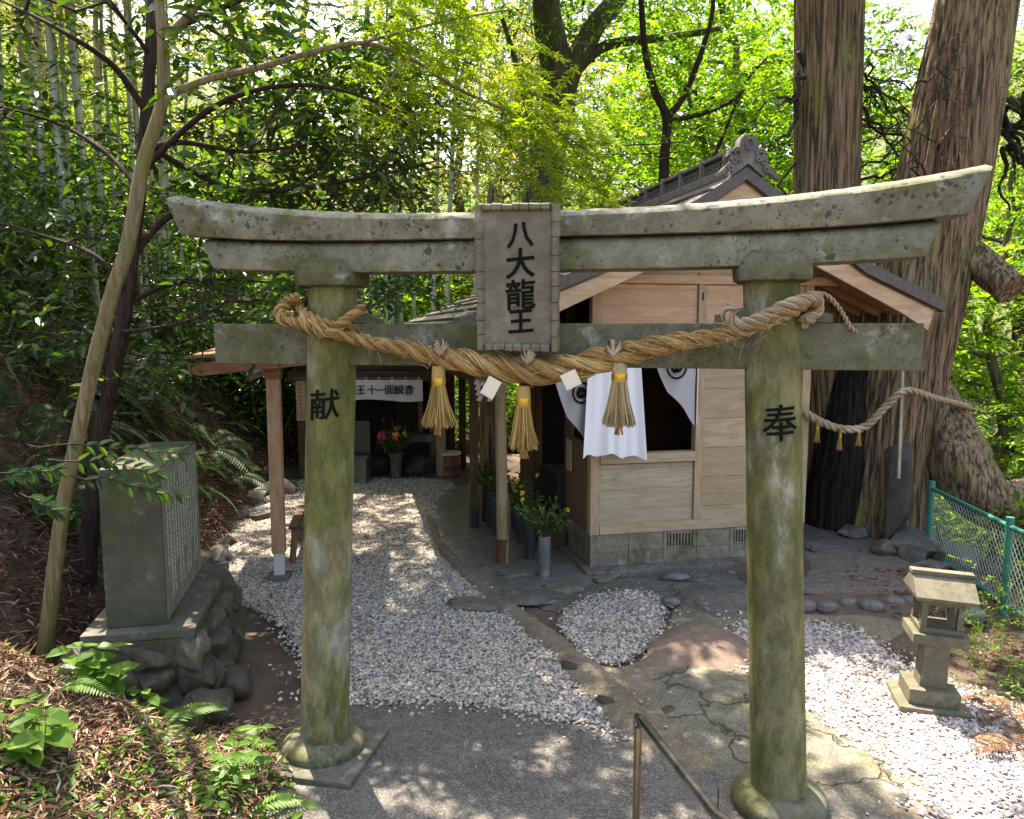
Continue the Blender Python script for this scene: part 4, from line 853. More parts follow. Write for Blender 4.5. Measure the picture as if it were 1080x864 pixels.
# ---- cloths
def cloth(fn,nu,nv,th=.004):
    mb=MB(); u,v=np.meshgrid(np.linspace(0,1,nu),np.linspace(0,1,nv),indexing='ij'); P=fn(u,v)
    i,j=np.meshgrid(np.arange(nu-1),np.arange(nv-1),indexing='ij'); F=np.stack([i*nv+j,(i+1)*nv+j,(i+1)*nv+j+1,i*nv+j+1],-1).reshape(-1,4)
    return mb.add(P.reshape(-1,3),F)
def place(o): o.location=(B0[0],B0[1],0); o.rotation_euler=(0,0,BA); return o
def fcur(u,v):   # v 0 top .. 1 bottom
    x=(-.075+.50*u)+(-.09*(1-u)+.07*u)*v-.0; y=-.16-.035*np.sin(u*13+v*1.2)*(.4+.6*v)-.02*np.sin(u*31+2)*(v)-.05*v
    z=2.47-(1.245-.02*np.sin(u*5))*v; z=z+.02*np.sin(u*17)*v
    return np.stack([x,y,z],-1)
o=place(cloth(fcur,60,40).build('white_curtain',M['white'],smooth=True)); tag(o,'plain white cloth hanging over the shrine window','curtain')
def drape(u,v,x0,x1,zt,l0,l1,l2,y0):
    lo=np.interp(u,[0,.35,.75,1],[l0,l1,(l1+l2)/2,l2]); x=x0+(x1-x0)*u; z=zt-lo*v; y=y0-.03*np.sin(u*9+v*3)
    return np.stack([x,y,z],-1)
def banner(x0,x1,zt,l0,l1,l2,y0,name,label,crest,chars):
    o=place(cloth(lambda u,v:drape(u,v,x0,x1,zt,l0,l1,l2,y0),30,20).build(name,M['greycloth'],smooth=True)); tag(o,label,'banner')
    k=MB(); cx,cz,r=crest
    k.tube([(cx+math.cos(a)*r,y0-.045,cz+math.sin(a)*r*1.1) for a in np.linspace(0,2*PI,25)],.010,6)
    for q in range(3):
        a0=q*2*PI/3; k.tube([(cx+math.cos(a0+a)*r*(.25+.16*a),y0-.046,cz+math.sin(a0+a)*r*(.25+.16*a)) for a in np.linspace(0,2.4,9)],np.linspace(.028,.005,9),6)
    k.build('crest',M['ink'],o)
    return o
banner(.62,1.10,2.46,.25,.62,.98,.0-.06,'crest_banner','grey drape with black round crest at the right of the shrine window',(.86,2.10,.105),'')
b2=banner(-.42,-.02,2.46,.45,.85,1.22,-.10,'crest_banner','grey drape with black crest hanging left of the white cloth',(-.15,1.86,.09),'')
k=MB(); text_add(k,'王',.11,-.2,2.06,-.145,off=.002,ext=.002); k.build('lettering',M['ink'],b2)
mb=MB(); mb.tube([(1.115,-.06,2.46),(1.115,-.06,1.50)],.006,6); o=place(mb.build('banner_pole',M['whitepaper'])); o.parent=None; tag(o,'thin pale rod along the right edge of the window drape','rod')
# interior picture & lantern
pc=empty('calendar',b2w(.32,2.6,2.0),BA,'white calendar sheet with small photographs seen inside the shrine','calendar')
MB().box(-.25,.25,0,.006,-.13,.13).build('sheet',M['whitepaper'],pc); q=MB(); q.box(-.23,-.03,-.004,-.002,-.12,-.01); q.box(.0,.22,-.004,-.002,-.12,.02); q.build('photograph',plain('photo_grey',(.12,.14,.13),.5,col2=(.3,.35,.3)),pc)
mb=MB(); mb.lathe([(.03,-.16),(.10,-.12),(.13,0),(.10,.12),(.03,.16)],16); o=mb.build('red_lantern',plain('red_paper',(.4,.02,.015),.6),smooth=True); o.location=b2w(.15,1.9,2.32); tag(o,'small dark red paper lantern hanging inside the shrine entrance','paper lantern')
# porch rope with paper streamers
pr=empty('porch_rope',(0,0,0),0,'thin straw rope hung between the two porch posts with white paper streamers','rope')
A_=np.array(b2w(-.89,1.82,2.12));C_=np.array(b2w(-.84,.34,2.16)); mb=MB(); pth=[A_+(C_-A_)*t+np.array([-.06,-.03,-.20*4*t*(1-t)]) for t in np.linspace(0,1,9)]
twisted(mb,pth,lambda t:.024+.02*math.sin(t*PI),1.1,3,160,7); mb.build('cord',M['rope2'],pr,smooth=True)
mb=MB()
for cc,r_ in((b2w(-.89,1.89,2.10),.078),(b2w(-.845,.40,2.16),.068)): twisted(mb,[(cc[0]+math.cos(a)*r_*1.15,cc[1]+math.sin(a)*r_*1.15,cc[2]+.02*math.sin(a)) for a in np.linspace(0,2*PI,13)],lambda t:.022,1.1,3,100,6)
mb.build('wrap',M['rope2'],pr,smooth=True)
for t in(.28,.48):
    p=A_+(C_-A_)*t+np.array([-.06,-.06,-.22]); s=MB()
    for q in range(4): s.poly([(0+.02*q*(1),0,-.06*q),(.055+.02*q,0,-.06*q),(.055+.02*q-.02,-.005,-.06*q-.07),(-.02+.02*q,-.005,-.06*q-.07)],[(0,1,2,3)])
    o=s.build('paper_streamer',M['whitepaper'],pr); o.location=p[:]; o.rotation_euler=(0,.15 if t<.4 else -.1,0)
tassel(pr,(A_+(C_-A_)*.72+np.array([-.06,-.04,-.2]))[:],.14,.016,.038,90,M['straw'],core=False,tw=.003)

# ---- vases with sprigs
def vase(loc,r,h,mat,label,group,first=[None]):
    e=empty('flower_vase',loc,0,label,'vase',group)
    MB().lathe([(r*.9,0),(r*.92,.02),(r*.92,h*.28),(r,h*.3),(r,h-.01),(r*1.05,h),(r*.9,h),(r*.88,h-.05)],24).build('body',mat,e,smooth=True,angle=40)
    MB().lathe([(r*.93,h*.285),(r*1.02,h*.29),(r*1.02,h*.31),(r*.93,h*.315)],24).build('band',mat,e,smooth=True,angle=40); return e
def sprigs(loc,n,spread,hh,label,cols,L=.05,mat=None,group=None):
    lf=MB();st=MB();D=nrm(np.stack([R.normal(size=n)*spread,R.normal(size=n)*spread,np.ones(n)],1)); O=np.zeros((n,3))+D*.02; ln=hh*(.6+.5*R.rand(n))
    for i in range(n):
        st.tube([O[i],O[i]+D[i]*ln[i]],[.004,.002],4,cap=False)
        k=16; P=O[i]+D[i]*ln[i]*np.linspace(.3,1,k)[:,None]; dd=nrm(D[i]+rnd(k,.9)); leaves(lf,P,dd,rnd(k),L*(.7+.6*R.rand(k)),L*.42,curl=.1)
    e=empty('flower_sprigs',loc,0,label,'plant',group); lf.build('leaves',mat or M['sakaki'],e); st.build('stems',M['bark_mid'],e)
    for cmat,nf,sz in cols:
        f=MB(); idx=R.choice(n,nf)
        for q in idx:
            p=O[q]+D[q]*ln[q]*(.9+.25*R.rand()); k=14; leaves(f,np.repeat(p[None],k,0),rnd(k)+np.array([0,-.3,.5]),rnd(k),sz,sz*.6)
        f.build('blossoms',cmat,e)
    return e
vg='metal vases along the porch'
v0=G(574,609); vase((v0[0],v0[1],.03),.062,.40,M['zinc'],'front grey metal vase at the shrine corner holding dark leafy sprigs',vg)
sprigs((v0[0],v0[1],.40),26,.55,.36,'dark green leafy sprigs with yellow bloom in the front grey vase',[(M['yellowflower'],2,.03)],.055)
for q,(u,v,mt) in enumerate([(556,592,M['darkvase']),(547,575,M['darkvase']),(541,560,M['darkvase'])]):
    a=G(u,v); vase((a[0]+.03,a[1],.03),.06,.38,mt,['dark vase just behind the front grey vase','second dark vase behind the front grey vase','rearmost dark vase beside the wooden step'][q],vg)
    sprigs((a[0]+.03,a[1],.38),14,.5,.32,['yellow flowered sprigs directly behind the front vase','leafy sprigs in the second dark vase','leafy sprigs in the rearmost vase by the step'][q],[(M['yellowflower'],2,.035)],.05)
for q,(u,v) in enumerate([(512,552),(518,558),(524,566)]):
    a=G(u,v); vase((a[0],a[1],.03),.055,.46,M['darkvase'],['far tall dark vase between the two porch posts','middle tall dark vase between the two porch posts','near tall dark vase left of the round porch post'][q],vg)
    sprigs((a[0],a[1],.46),14,.45,.36,['sprigs with red blooms in the far porch vase','dark sprigs in the middle porch vase','dark sprigs left of the round porch post'][q],[(M['redflower'],2 if q==0 else 1,.03)],.05)

# ------------------------------------------------------------------ stone tablet monument
TB=(-2.04,4.70); TBA=rad(12)
mon=empty('stone_tablet',(TB[0],TB[1],0),TBA,'upright inscribed stone tablet on a mossy rubble base at the left','stone monument')
def mrock(sd,loc,size,rot): return rock('base_rock',loc,size,M['mossrock'],None,seed=sd,rot=rot,rough=.4,parent=mon,sub=4,flat=0)
MB().box(-.68,0,0,1.42,.515,.575,0,.008).build('base_slab',M['base'],mon)
mb=MB().prism([(-.62,.0),(.10,.0),(-.025,.512),(-.66,.512)],-.02,1.44); mb.build('rubble_core',M['mossrock'],mon)
q=0
for z,inset in((.10,.0),(.26,.03),(.405,.06)):
    for t in np.linspace(.05,1.4,5):
        q+=1; mrock(q,(.05-inset*1.6+R.normal()*.015,t+R.normal()*.06,z+R.normal()*.025),(.10+.03*R.rand(),.17+.05*R.rand(),.10+.03*R.rand()),R.rand()*.5)
    for t in np.linspace(-.64,-.02,4):
        q+=1; mrock(q,(t,-.02+inset+R.normal()*.012,z+.01),(.13+.03*R.rand(),.10,.105),R.rand()*.5)
mb=MB(); mb.box(-.55,-.19,.10,1.27,.577,1.61,0,.006); slab=mb.build('tablet_slab',M['tablet'],mon)
MB().box(-.188,-.1855,.115,1.255,.59,1.60).build('inscribed_face',M['tablet_side'],slab)
mb=MB()
for cidx in range(12):       # weathered, illegible engraved columns
    y=.22+cidx*.083
    z=1.53-(.10 if cidx%4==0 else 0); bottom=.72 if cidx%3 else .95
    while z>bottom:
        for s in range(5):
            if R.rand()<.5: mb.box(-.1853,-.184,y-.016,y+.018,z-.006*s-.0012,z-.006*s+.0012)
            else: yy=y+R.uniform(-.016,.014); mb.box(-.1853,-.184,yy,yy+.003,z-.028,z-.002)
        z-=.036
mb.build('engraved_characters',plain('pale_engraving',(.5,.5,.45),.8),slab)
for q,(u,v,r) in enumerate([(150,735,.11),(215,745,.13),(190,760,.1),(120,700,.1),(240,720,.12)]):
    x,y=G(u,v,.12); rock('mossy_boulder',(x,y+.05,.08),(r*1.2,r,r*.9),M['mossrock'],['rounded mossy boulder left below the tablet base','mossy boulder at the front of the tablet base','small mossy boulder nearest the path below the tablet','boulder half hidden in litter at the far left of the base','pale topped boulder at the base corner by the path'][q],'rock',None,q+130)

# ------------------------------------------------------------------ stone lantern
L0=G(978,742); lan=empty('stone_lantern',(L0[0],L0[1],.0),rad(-14),'small leaning sandstone lantern standing on the right gravel','stone lantern')
lan.rotation_euler=(0,rad(2.5),rad(-14)); lan.scale=(.93,.93,.97)
MB().box(-.235,.235,-.21,.21,-.02,.045,0,.01).build('base_plate',M['lantern'],lan); MB().box(-.165,.165,-.15,.15,.046,.15,0,.008).build('pedestal',M['lantern'],lan)
MB().prism([(-.088,.151),(.088,.151),(.078,.47),(-.078,.47)],-.08,.08).build('shaft',M['lantern'],lan)
MB().box(-.18,.18,-.16,.16,.471,.54,0,.008).build('platform',M['lantern'],lan)
fb=empty  # light chamber: four posts, plates
mb=MB()
for sx in(-1,1):
    for sy in(-1,1): mb.box(sx*.115-.02,sx*.115+.02,sy*.10-.02,sy*.10+.02,.58,.735)
mb.box(-.14,.14,-.125,.125,.542,.578,0,.004); mb.box(-.14,.14,-.125,.125,.735,.77,0,.004); mb.build('light_chamber',M['lantern'],lan)
MB().prism([(-.21,.772),(.21,.772),(.225,.79),(.0,.93),(-.225,.79)][::1],-.0,.0001) if False else None
rb=MB(); LW=.87
V=[(-.215,-.20,.772),(.215,-.20,.772),(.215,.20,.772),(-.215,.20,.772),(-.225,-.215,.80),(.225,-.215,.80),(.225,.215,.80),(-.225,.215,.80),(-.225,-.035,.915),(.225,-.035,.915),(.225,.035,.915),(-.225,.035,.915)]
rb.poly([(x*LW,y*LW,z) for x,y,z in V],[(3,2,1,0),(0,1,5,4),(2,3,7,6),(1,2,6,5),(3,0,4,7),(4,5,9,8),(6,7,11,10),(5,6,10,9),(7,4,8,11),(8,9,10,11)]); cap=rb.build('lantern_roof',M['lantern'],lan)
MB().box(-.202,.202,-.04,.04,.916,.945,0,.006).build('ridge_bar',M['lantern'],cap)

# ------------------------------------------------------------------ handrail
hr=empty('handrail',(.52,2.97,0),0,'worn steel handrail rising from its post towards the viewer','handrail')
MB().tube([(.0,0,0),(0,0,.86)],.0165,16).build('rail_post',M['steelpost'],hr,smooth=True,angle=50)
MB().tube([(0,.02,.86),(-.0,.0,.90),(.012,-.03,.905),(.12,-.76,.985),(.22,-1.6,1.32),(.28,-2.6,1.72)],.0185,18).build('top_rail',M['steel'],hr,smooth=True,angle=50)
MB().tube([(.25,-2.2,.9),(.25,-2.2,1.56)],.019,12).build('rail_post',M['steelpost'],hr,smooth=True,angle=50)
x_,y_=G(757,858); o=MB().tube([(0,0,0),(0,0,.14)],.004,6).build('metal_stake',M['darkvase']); o.location=(x_,y_,0); tag(o,'thin rusty stake sticking up beside the handrail','stake')

# ------------------------------------------------------------------ bench shelter at left
sx_,sy_=-2.31,7.33
shl=empty('bench_shelter',(sx_,sy_,0),rad(8),'small roofed shelter with a peeling orange wooden post over a bench','shelter')
po=MB().box(-.062,.062,-.062,.062,.28,2.05,0,.005).build('post',M['orangepost'],shl); MB().box(-.05,.05,-.05,.05,.05,.285,0,.004).build('metal_shoe',M['lid'],po); MB().box(-.10,.10,-.10,.10,-.02,.06,0,.008).build('foot_stone',M['apron'],po)
MB().box(-.075,.075,-.075,.075,2.0,2.2,0,.01).build('bracket',M['eaveboard'],shl)
MB().box(.50,.60,.3,.4,0,2.15,0,.005).build('post',M['darkwood'],shl)
MB().beam((-.72,-.2,2.10),(.72,-.2,2.24),.05,.12).build('eave_board',M['eaveboard'],shl)
MB().poly([(-.75,-.25,2.205),(.75,-.25,2.34),(.75,1.8,2.44),(-.75,1.8,2.30),(-.75,-.25,2.225),(.75,-.25,2.36),(.75,1.8,2.46),(-.75,1.8,2.32)],[(3,2,1,0),(4,5,6,7),(0,1,5,4),(2,3,7,6),(1,2,6,5),(3,0,4,7)]).build('roof',M['eaveboard'],shl)
bc=empty('bench',(-2.2,8.25,.0),rad(10),'dark slatted wooden bench behind the peeling post','bench')
s=MB()
for i in range(4): s.box(-.22+i*.115,-.125+i*.115,-.5,.5,.40,.43,0,.004)
s.build('seat',M['darkwood'],bc)
for sy in(-1,1):
    for sx in(-1,1): MB().beam((sx*.2,sy*.42,0),(sx*.16,sy*.40,.40),.06,.05).build('leg',M['midwood'],bc)
MB().box(-.2,.2,-.44,-.40,.32,.39).build('apron',M['midwood'],bc)

# ------------------------------------------------------------------ small hall with curtain (far)
HY=12.6; sh=empty('small_hall',(-2.3,HY,0),0,'small dark open fronted hall at the end of the gravel path','hall')
def hx(u,v,Y=HY): a=W(u,v,Y); return a[0]+2.3,a[2]
for u in(465,320):
    x=hx(u,450)[0]; p=MB().box(x-.075,x+.075,-.07,.07,0,1.75,0,.005).build('post',M['roundpost'] if u==465 else M['darkwood'],sh)
    s=MB().box(x-.08,x+.08,-.10,-.085,.95,1.62,0,.003).build('wooden_sign',M['orangepost'],sh)
    k=MB()
    for q in range(9): k.box(x-.02+R.uniform(-.01,.01),x+.02,-.103,-.101,1.55-q*.062-.012,1.55-q*.062); k.box(x-.004,x+.004,-.1035,-.1015,1.55-q*.062-.022,1.55-q*.062+.006)
    k.build('lettering',M['interior'],s)
for x,y in((1.42,.75),(-1.25,2.0),(1.13,2.0)): MB().box(x-.06,x+.06,y-.06,y+.06,0,1.9).build('post',M['darkwood'],sh)
MB().box(-1.25,1.15,1.95,2.05,0,2.2).build('back_wall',M['interior'],sh); MB().box(-1.3,-1.22,.6,2.0,0,2.0).build('side_wall',M['interior'],sh); MB().box(.86,.9,.5,2.0,0,1.9).build('side_wall',M['midwood'],sh)
MB().box(-1.4,1.25,-.08,.05,1.60,1.78,0,.005).build('front_beam',M['darkwood'],sh)
px=-.2
for nm,pts in(('roof_slope',[(px,2.42),(1.75,1.72)]),('roof_slope',[(px,2.42),(-1.95,1.75)])):
    MB().beam((pts[0][0],.9,pts[0][1]),(pts[1][0],.9,pts[1][1]),2.7,.05,up=(0,0,1)).build(nm,plain('pale_sheet_roof',(.38,.37,.36),.4,col2=(.30,.29,.28)),sh)
    MB().beam((pts[0][0],-.42,pts[0][1]-.07),(pts[1][0]*1.0,-.42,pts[1][1]-.07),.04,.11).build('barge_board',M['midwood'],sh)
MB().prism([(-1.3,1.79),(1.15,1.79),(1.15,1.85),(px,2.36),(-1.3,1.86)],.0,.03).build('gable_panel',M['darkwood'],sh)
al=MB(); al.box(-.5,.8,1.0,1.6,.0,.55,0,.01); al.box(.15,.85,1.3,1.8,.55,1.3,0,.01); al.build('altar',M['interior'],sh)
MB().box(.62,.70,.9,.98,.5,1.5).build('altar_post',M['roundpost'],sh)
o=MB().box(-.33,.33,-.25,.25,0,.42,0,.02).build('stone_step_block',M['rock']); o.location=(*G(376,508),0); tag(o,'square grey stone block before the small hall','stone block'); o.location.x-=.12
o=MB().box(-.32,.32,-.22,.22,.42,.98,0,.02).build('metal_chest',plain('blue_black_metal',(.015,.022,.03),.35)); o.location=(G(376,508)[0]-.1,G(376,508)[1]+.3,-.0); tag(o,'dark blue black chest behind the square stone block','chest')
def fno(u,v): 
    x=-1.0+1.83*u; return np.stack([x,-.16-.02*np.sin(u*24)*v,1.635-.34*v-.02*np.sin(u*9)*v],-1)
cu=cloth(fno,70,8).build('hall_curtain',M['noren'],smooth=True); cu.location=(-2.3,HY,0); tag(cu,'short white curtain with black lettering across the small hall front','curtain')
for i in range(9): 
    t=MB().box(-.02,.02,-.004,.004,0,.05).build('loop',M['noren'],cu); t.location=(-.97+i*.217,-.155,1.63)
k=MB()
for ch,u in(('王',380),('十',392),('一',401.5),('面',410.5),('観',420.5),('音',431)): text_add(k,ch,.168,hx(u,408,HY-.2)[0],1.475,-.195,off=.0012,ext=.002)
k.build('lettering',M['ink'],cu)
MB().tube([(-1.3,-.15,1.66),(.9,-.15,1.66)],.015,8).build('curtain_rod',M['midwood'],sh)
# flowers, rocks, drum, slab
fx,fy=G(418,503); o=MB().lathe([(.09,0),(.10,.05),(.09,.25),(.13,.4),(.14,.42),(.12,.42)],16).build('stone_vase',M['rock'],smooth=True,angle=40); o.location=(fx,fy,0); tag(o,'tall grey stone vase holding pink flowers before the small hall','vase')
sprigs((fx,fy,.40),30,.8,.5,'round bouquet of green leaves with pink flowers in the stone vase',[(M['pinkflower'],6,.09),(M['yellowflower'],3,.06)],.09,M['mid'])
for q,(u,v,r) in enumerate([(395,500,.22),(407,497,.2),(440,500,.26),(447,492,.22),(430,488,.25),(452,499,.18)]):
    x,y=G(u,v); rock('hall_boulder',(x,y+.15,r*.5),(r*1.2,r,r*.8),M['darkrock'],['dark boulder right of the square stone block','boulder left of the flower vase','largest dark boulder right of the flower vase','boulder beside the left hall post foot','boulder under the flat stone table','small boulder touching the hall post'][q],'rock',None,q+160)
o=MB().box(-.38,.3,-.2,.25,.55,.66,0,.02).build('flat_stone_table',M['rock']); o.location=(*G(444,498),0); tag(o,'pale flat stone resting on boulders by the hall post','stone table')
dx,dy=G(474,501); d=empty('metal_drum',(dx,dy,0),0,'rusty red metal drum with a pale lid beside the small hall','drum')
MB().lathe([(.19,0),(.195,.02),(.19,.03),(.19,.17),(.197,.18),(.19,.19),(.19,.36)],24).build('body',M['drum'],d,smooth=True,angle=40); MB().lathe([(.2,.36),(.205,.38),(.19,.40),(.05,.41)],24).build('lid',M['lid'],d,smooth=True,angle=40)

# ------------------------------------------------------------------ fence
fn=empty('chainlink_fence',(4.25,6.4,0),0,'green steel chain link fence at the edge of the ravine','fence')
fp=[(4.45,7.9),(4.27,6.36),(4.15,4.9),(4.05,3.4)]
for x,y in fp:
    MB().tube([(x-4.25,y-6.4,-.4),(x-4.25,y-6.4,.88)],.033,16).build('fence_post',M['green'],fn,smooth=True,angle=50)
for i in range(3):
    a=fp[i];b=fp[i+1]; mb=MB()
    for z in(.80,.12): mb.tube([(a[0]-4.25,a[1]-6.4,z),(b[0]-4.25,b[1]-6.4,z)],.022,10)
    mb.build('fence_rail',M['green'],fn,smooth=True); mb=MB(); L=math.dist(a,b); d=(np.array(b)-np.array(a))/L; st=.062
    for k in range(int(L/st)+14):
        for sg in(-1,1):
            s0=k*st-(.0 if sg>0 else 0); s1=s0-.68*.8; z0,z1=(.12,.80) if sg>0 else (.80,.12)
            lo=max(0,min(s0,s1));hi=min(L,max(s0,s1))
            if hi<=lo: continue
            f=lambda s:(s-s0)/(s1-s0); p=[(a[0]-4.25+d[0]*s,a[1]-6.4+d[1]*s,z0+(z1-z0)*f(s)) for s in(lo,hi)]
            mb.tube(p,.0028,3,cap=False)
    mb.build('wire_mesh',M['wire'],fn)

# ------------------------------------------------------------------ great cedars
def cedar_trunk(path,rads,k,n,seed,flare=.35,flute=7):
    P=spline(path,k); r=np.interp(np.linspace(0,1,k),np.linspace(0,1,len(rads)),rads)
    rs=np.random.RandomState(seed); ph=rs.rand(12)*6.28
    def mod(t,th):
        low=np.exp(-t*9); z=t*8
        m=1+flare*low*(.6*np.sin(th*3+ph[0])+.5*np.sin(th*flute+ph[1]))+.025*np.sin(th*2+ph[2]+t*5)
        rg=-.05*np.ones_like(th)
        for q,(f,a) in enumerate(((26,.055),(45,.040),(71,.022))): rg+=a*np.abs(np.sin(th*f/2+ph[3+q]+.9*np.sin(z*1.7+th*2+ph[6+q])+.5*np.sin(z*4.3+ph[7])))
        return m+rg
    return MB().tube(P,r,n,mod=mod)
def crown_spray(O,D,length,nl,L,mats,parent,name='crown',wd=.12,dr=.5):
    a=MB(); twigs(a,None,O,D,length,nl,L,wd,droop=dr,simple=True); return a.build(name,mats,parent)
c1=empty('giant_cedar',(0,0,0),0,'giant straight cedar trunk behind the right end of the shrine roof','cedar')
b=W(880,560,9.3); pts=[W(885,590,9.4),W(881,540,9.4),W(878,440,9.4),W(874,330,9.4),W(872,200,9.4),W(873,90,9.4),W(874,0,9.4),W(875,-300,9.4),W(876,-800,9.5)]; pts[0]=(pts[0][0],9.4,-.2)
cedar_trunk(pts,[.50,.42,.36,.345,.35,.36,.365,.32,.2],260,240,1,.25).build('trunk',M['cedar'],c1,smooth=True)
c2=empty('leaning_cedar',(0,0,0),0,'giant cedar leaning right with broken branch stub and curving root','cedar')
Y2=8.9
pts=[W(918,600,Y2),W(924,560,Y2),W(934,490,Y2),W(948,410,Y2),W(966,320,Y2),W(990,210,Y2),W(1012,100,Y2),W(1030,0,Y2),W(1085,-300,Y2+.1),W(1150,-800,Y2+.3)]; pts[0]=(pts[0][0],Y2,-.3)
cedar_trunk(pts,[.58,.49,.46,.47,.50,.48,.45,.40,.34,.22],280,260,2,.22).build('trunk',M['cedar'],c2,smooth=True)
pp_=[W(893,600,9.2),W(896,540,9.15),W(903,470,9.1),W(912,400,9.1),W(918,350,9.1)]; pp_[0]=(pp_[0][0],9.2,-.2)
cedar_trunk(pp_,[.66,.55,.45,.36,.25],120,140,9,.2).build('dark_trunk_mass',M['nearblack'],c2,smooth=True)  # near-black trunk mass filling the gap between the two cedars
# curving root-limb
rl=spline([W(968,380,8.95),W(1003,455,8.6),W(1018,500,8.4),W(1045,530,8.3),W(1085,528,8.3),W(1150,500,8.4),W(1230,470,8.6)],60)
MB().tube(rl,np.interp(np.linspace(0,1,60),[0,.25,.6,1],[.16,.33,.26,.19]),60,mod=lambda t,th:1+.05*np.sin(th*5+t*9)+.025*np.abs(np.sin(th*14+3*np.sin(t*9)))).build('root_limb',M['cedar'],c2,smooth=True)
rl=spline([W(1005,262,8.8),W(1030,275,8.6),W(1050,292,8.4),W(1068,305,8.2)],30)
MB().tube(rl,np.interp(np.linspace(0,1,30),[0,.4,1],[.24,.17,.15]),40,mod=lambda t,th:1+.06*np.sin(th*4+t*5)+.04*np.abs(np.sin(th*11+2*np.sin(t*7)))+(.25*R.rand(len(th)) if t>.96 else 0)).build('broken_branch',M['cedar'],c2,smooth=True,angle=60)
# standing stone before the dark trunk mass
st=rock('standing_stone',(4.0,8.1,.62),(.21,.15,.60),M['darkrock'],'tall dark standing stone leaning on the cedar foot','standing stone',None,5,.2,.16); st.location=(*W(945,560,8.15)[:2],.66)
x0=W(948,500,7.95); o=MB().tube([(x0[0],7.95,.9),(W(951,400,7.95)[0],7.95,2.25)],.018,10).build('bamboo_stick',M['bamboo_pole'],smooth=True); tag(o,'pale bamboo stick leaning upright against the leaning cedar','bamboo stick')
cr=empty('cedar_rope',(0,0,0),0,'thin straw rope with small tassels strung across the two cedars','rope')
pp=[W(838,425,8.0),W(856,440,8.0),W(885,452,8.0),W(912,450,7.95),W(935,428,7.9),W(955,412,7.85),(W(985,420,7.95)),W(1012,427,8.2),W(1022,430,8.6)]
mb=MB(); twisted(mb,pp,lambda t:.045-.012*t,1.1,3,300,7,rs=.56); mb.build('cord',M['rope2'],cr,smooth=True)
for u,v in((862,452),(886,460),(906,456)): tassel(cr,W(u,v+2,7.95),.13,.014,.032,60,M['straw_g'],core=False,tw=.003)

# cedar foliage: sprays hanging at right + dead brown twigs on the trunk
def pts_in(n,u0,u1,v0,v1,y0,y1): 
    return np.array([W(R.uniform(u0,u1),R.uniform(v0,v1),R.uniform(y0,y1)) for _ in range(n)])
def branch_to(mb,a,b,r,k=8,amp=.25,sag=.0): mb.tube(wiggle(a,b,k,amp,sag),np.linspace(r,r*.35,k),7)
br=MB();lf=MB()
for q in range(16):
    a=W(1055+R.rand()*10,100+R.rand()*60,8.9); e=W(R.uniform(1060,1150),R.uniform(90,230),R.uniform(7.8,9.6)); branch_to(br,a,e,.03); O=np.array([np.array(a)+(np.array(e)-np.array(a))*t for t in R.uniform(.25,1,26)]); twigs(lf,None,O,rnd(26)+np.array([.4,0,-.4]),.32,12,.07,.12,droop=.4,simple=True)
for q in range(9):
    a=W(985+R.rand()*10,60+R.rand()*170,8.6); e=W(R.uniform(915,975),R.uniform(60,200),R.uniform(7.8,9.4)); branch_to(br,a,e,.014,9,.4)
br.build('branches',M['bark_dark'],c2,smooth=True); lf.build('crown',M['cedarleaf'],c2)
dn=MB(); O=pts_in(60,935,965,20,60,8.3,9.0); twigs(dn,dn,O,rnd(60),.25,14,.05,.12,simple=True); O=pts_in(90,985,1015,20,190,8.1,8.4); twigs(dn,dn,O,rnd(90)+np.array([-.4,-.6,-.6]),.35,6,.05,.06,droop=.9,simple=True,twr=.006); dn.build('dry_twigs',M['brownneedle'],c2)
br=MB();lf=MB()
for q in range(12):
    a=W(905,R.uniform(60,215),9.4); e=W(R.uniform(925,985),R.uniform(60,200),R.uniform(9.2,10.6)); branch_to(br,a,e,.02,9,.35); O=np.array([np.array(a)+(np.array(e)-np.array(a))*t for t in R.uniform(.3,1,22)]); twigs(lf,lf,O,rnd(22)+np.array([0,0,-.3]),.3,6,.05,.1,simple=True,twr=.006)
for q in range(4):
    a=W(842,R.uniform(0,160),9.2); e=W(R.uniform(815,838),R.uniform(80,260),R.uniform(8.8,9.4)); branch_to(br,a,e,.03,12,.5)
br.build('branches',M['bark_dark'],c1,smooth=True); lf.build('crown',M['cedarleaf'],c1)

# ------------------------------------------------------------------ left trees
tA=empty('slender_tree',(0,0,0),0,'slender light barked tree with a forked trunk at the left foreground','tree')
YA=4.9
p=spline([W(44,716,YA),W(58,600,YA),W(72,510,YA),W(100,380,YA),W(118,310,YA),W(136,255,YA),W(152,170,YA),W(170,110,YA),W(172,50,YA),W(166,-20,YA),W(158,-160,YA),W(150,-320,YA)],90); p[0][2]-=.2
tr=MB().tube(p,np.interp(np.linspace(0,1,90),[0,.1,.5,.72,1],[.058,.046,.043,.034,.022]),20,mod=lambda t,th:1+.06*np.sin(th*3+t*20)+.03*np.sin(th*7+t*55)).build('trunk',M['bark_light'],tA,smooth=True)
limbs=MB(); 
def limb(mb,pts,r0,r1,k=40,n=12): q=spline(pts,k); mb.tube(q,np.linspace(r0,r1,k),n,mod=lambda t,th:1+.07*np.sin(th*3+t*17)); return q
L1=limb(limbs,[W(174,104,YA),W(215,85,5.0),W(270,72,5.1),W(330,55,5.2),W(380,46,5.3),W(430,60,5.4),W(480,92,5.5),W(530,115,5.6),W(590,140,5.7),W(640,175,5.9)],.024,.006,60)
L2=limb(limbs,[W(172,45,YA),W(200,15,4.9),W(225,-15,4.9),W(280,-80,5)],.028,.014,20)
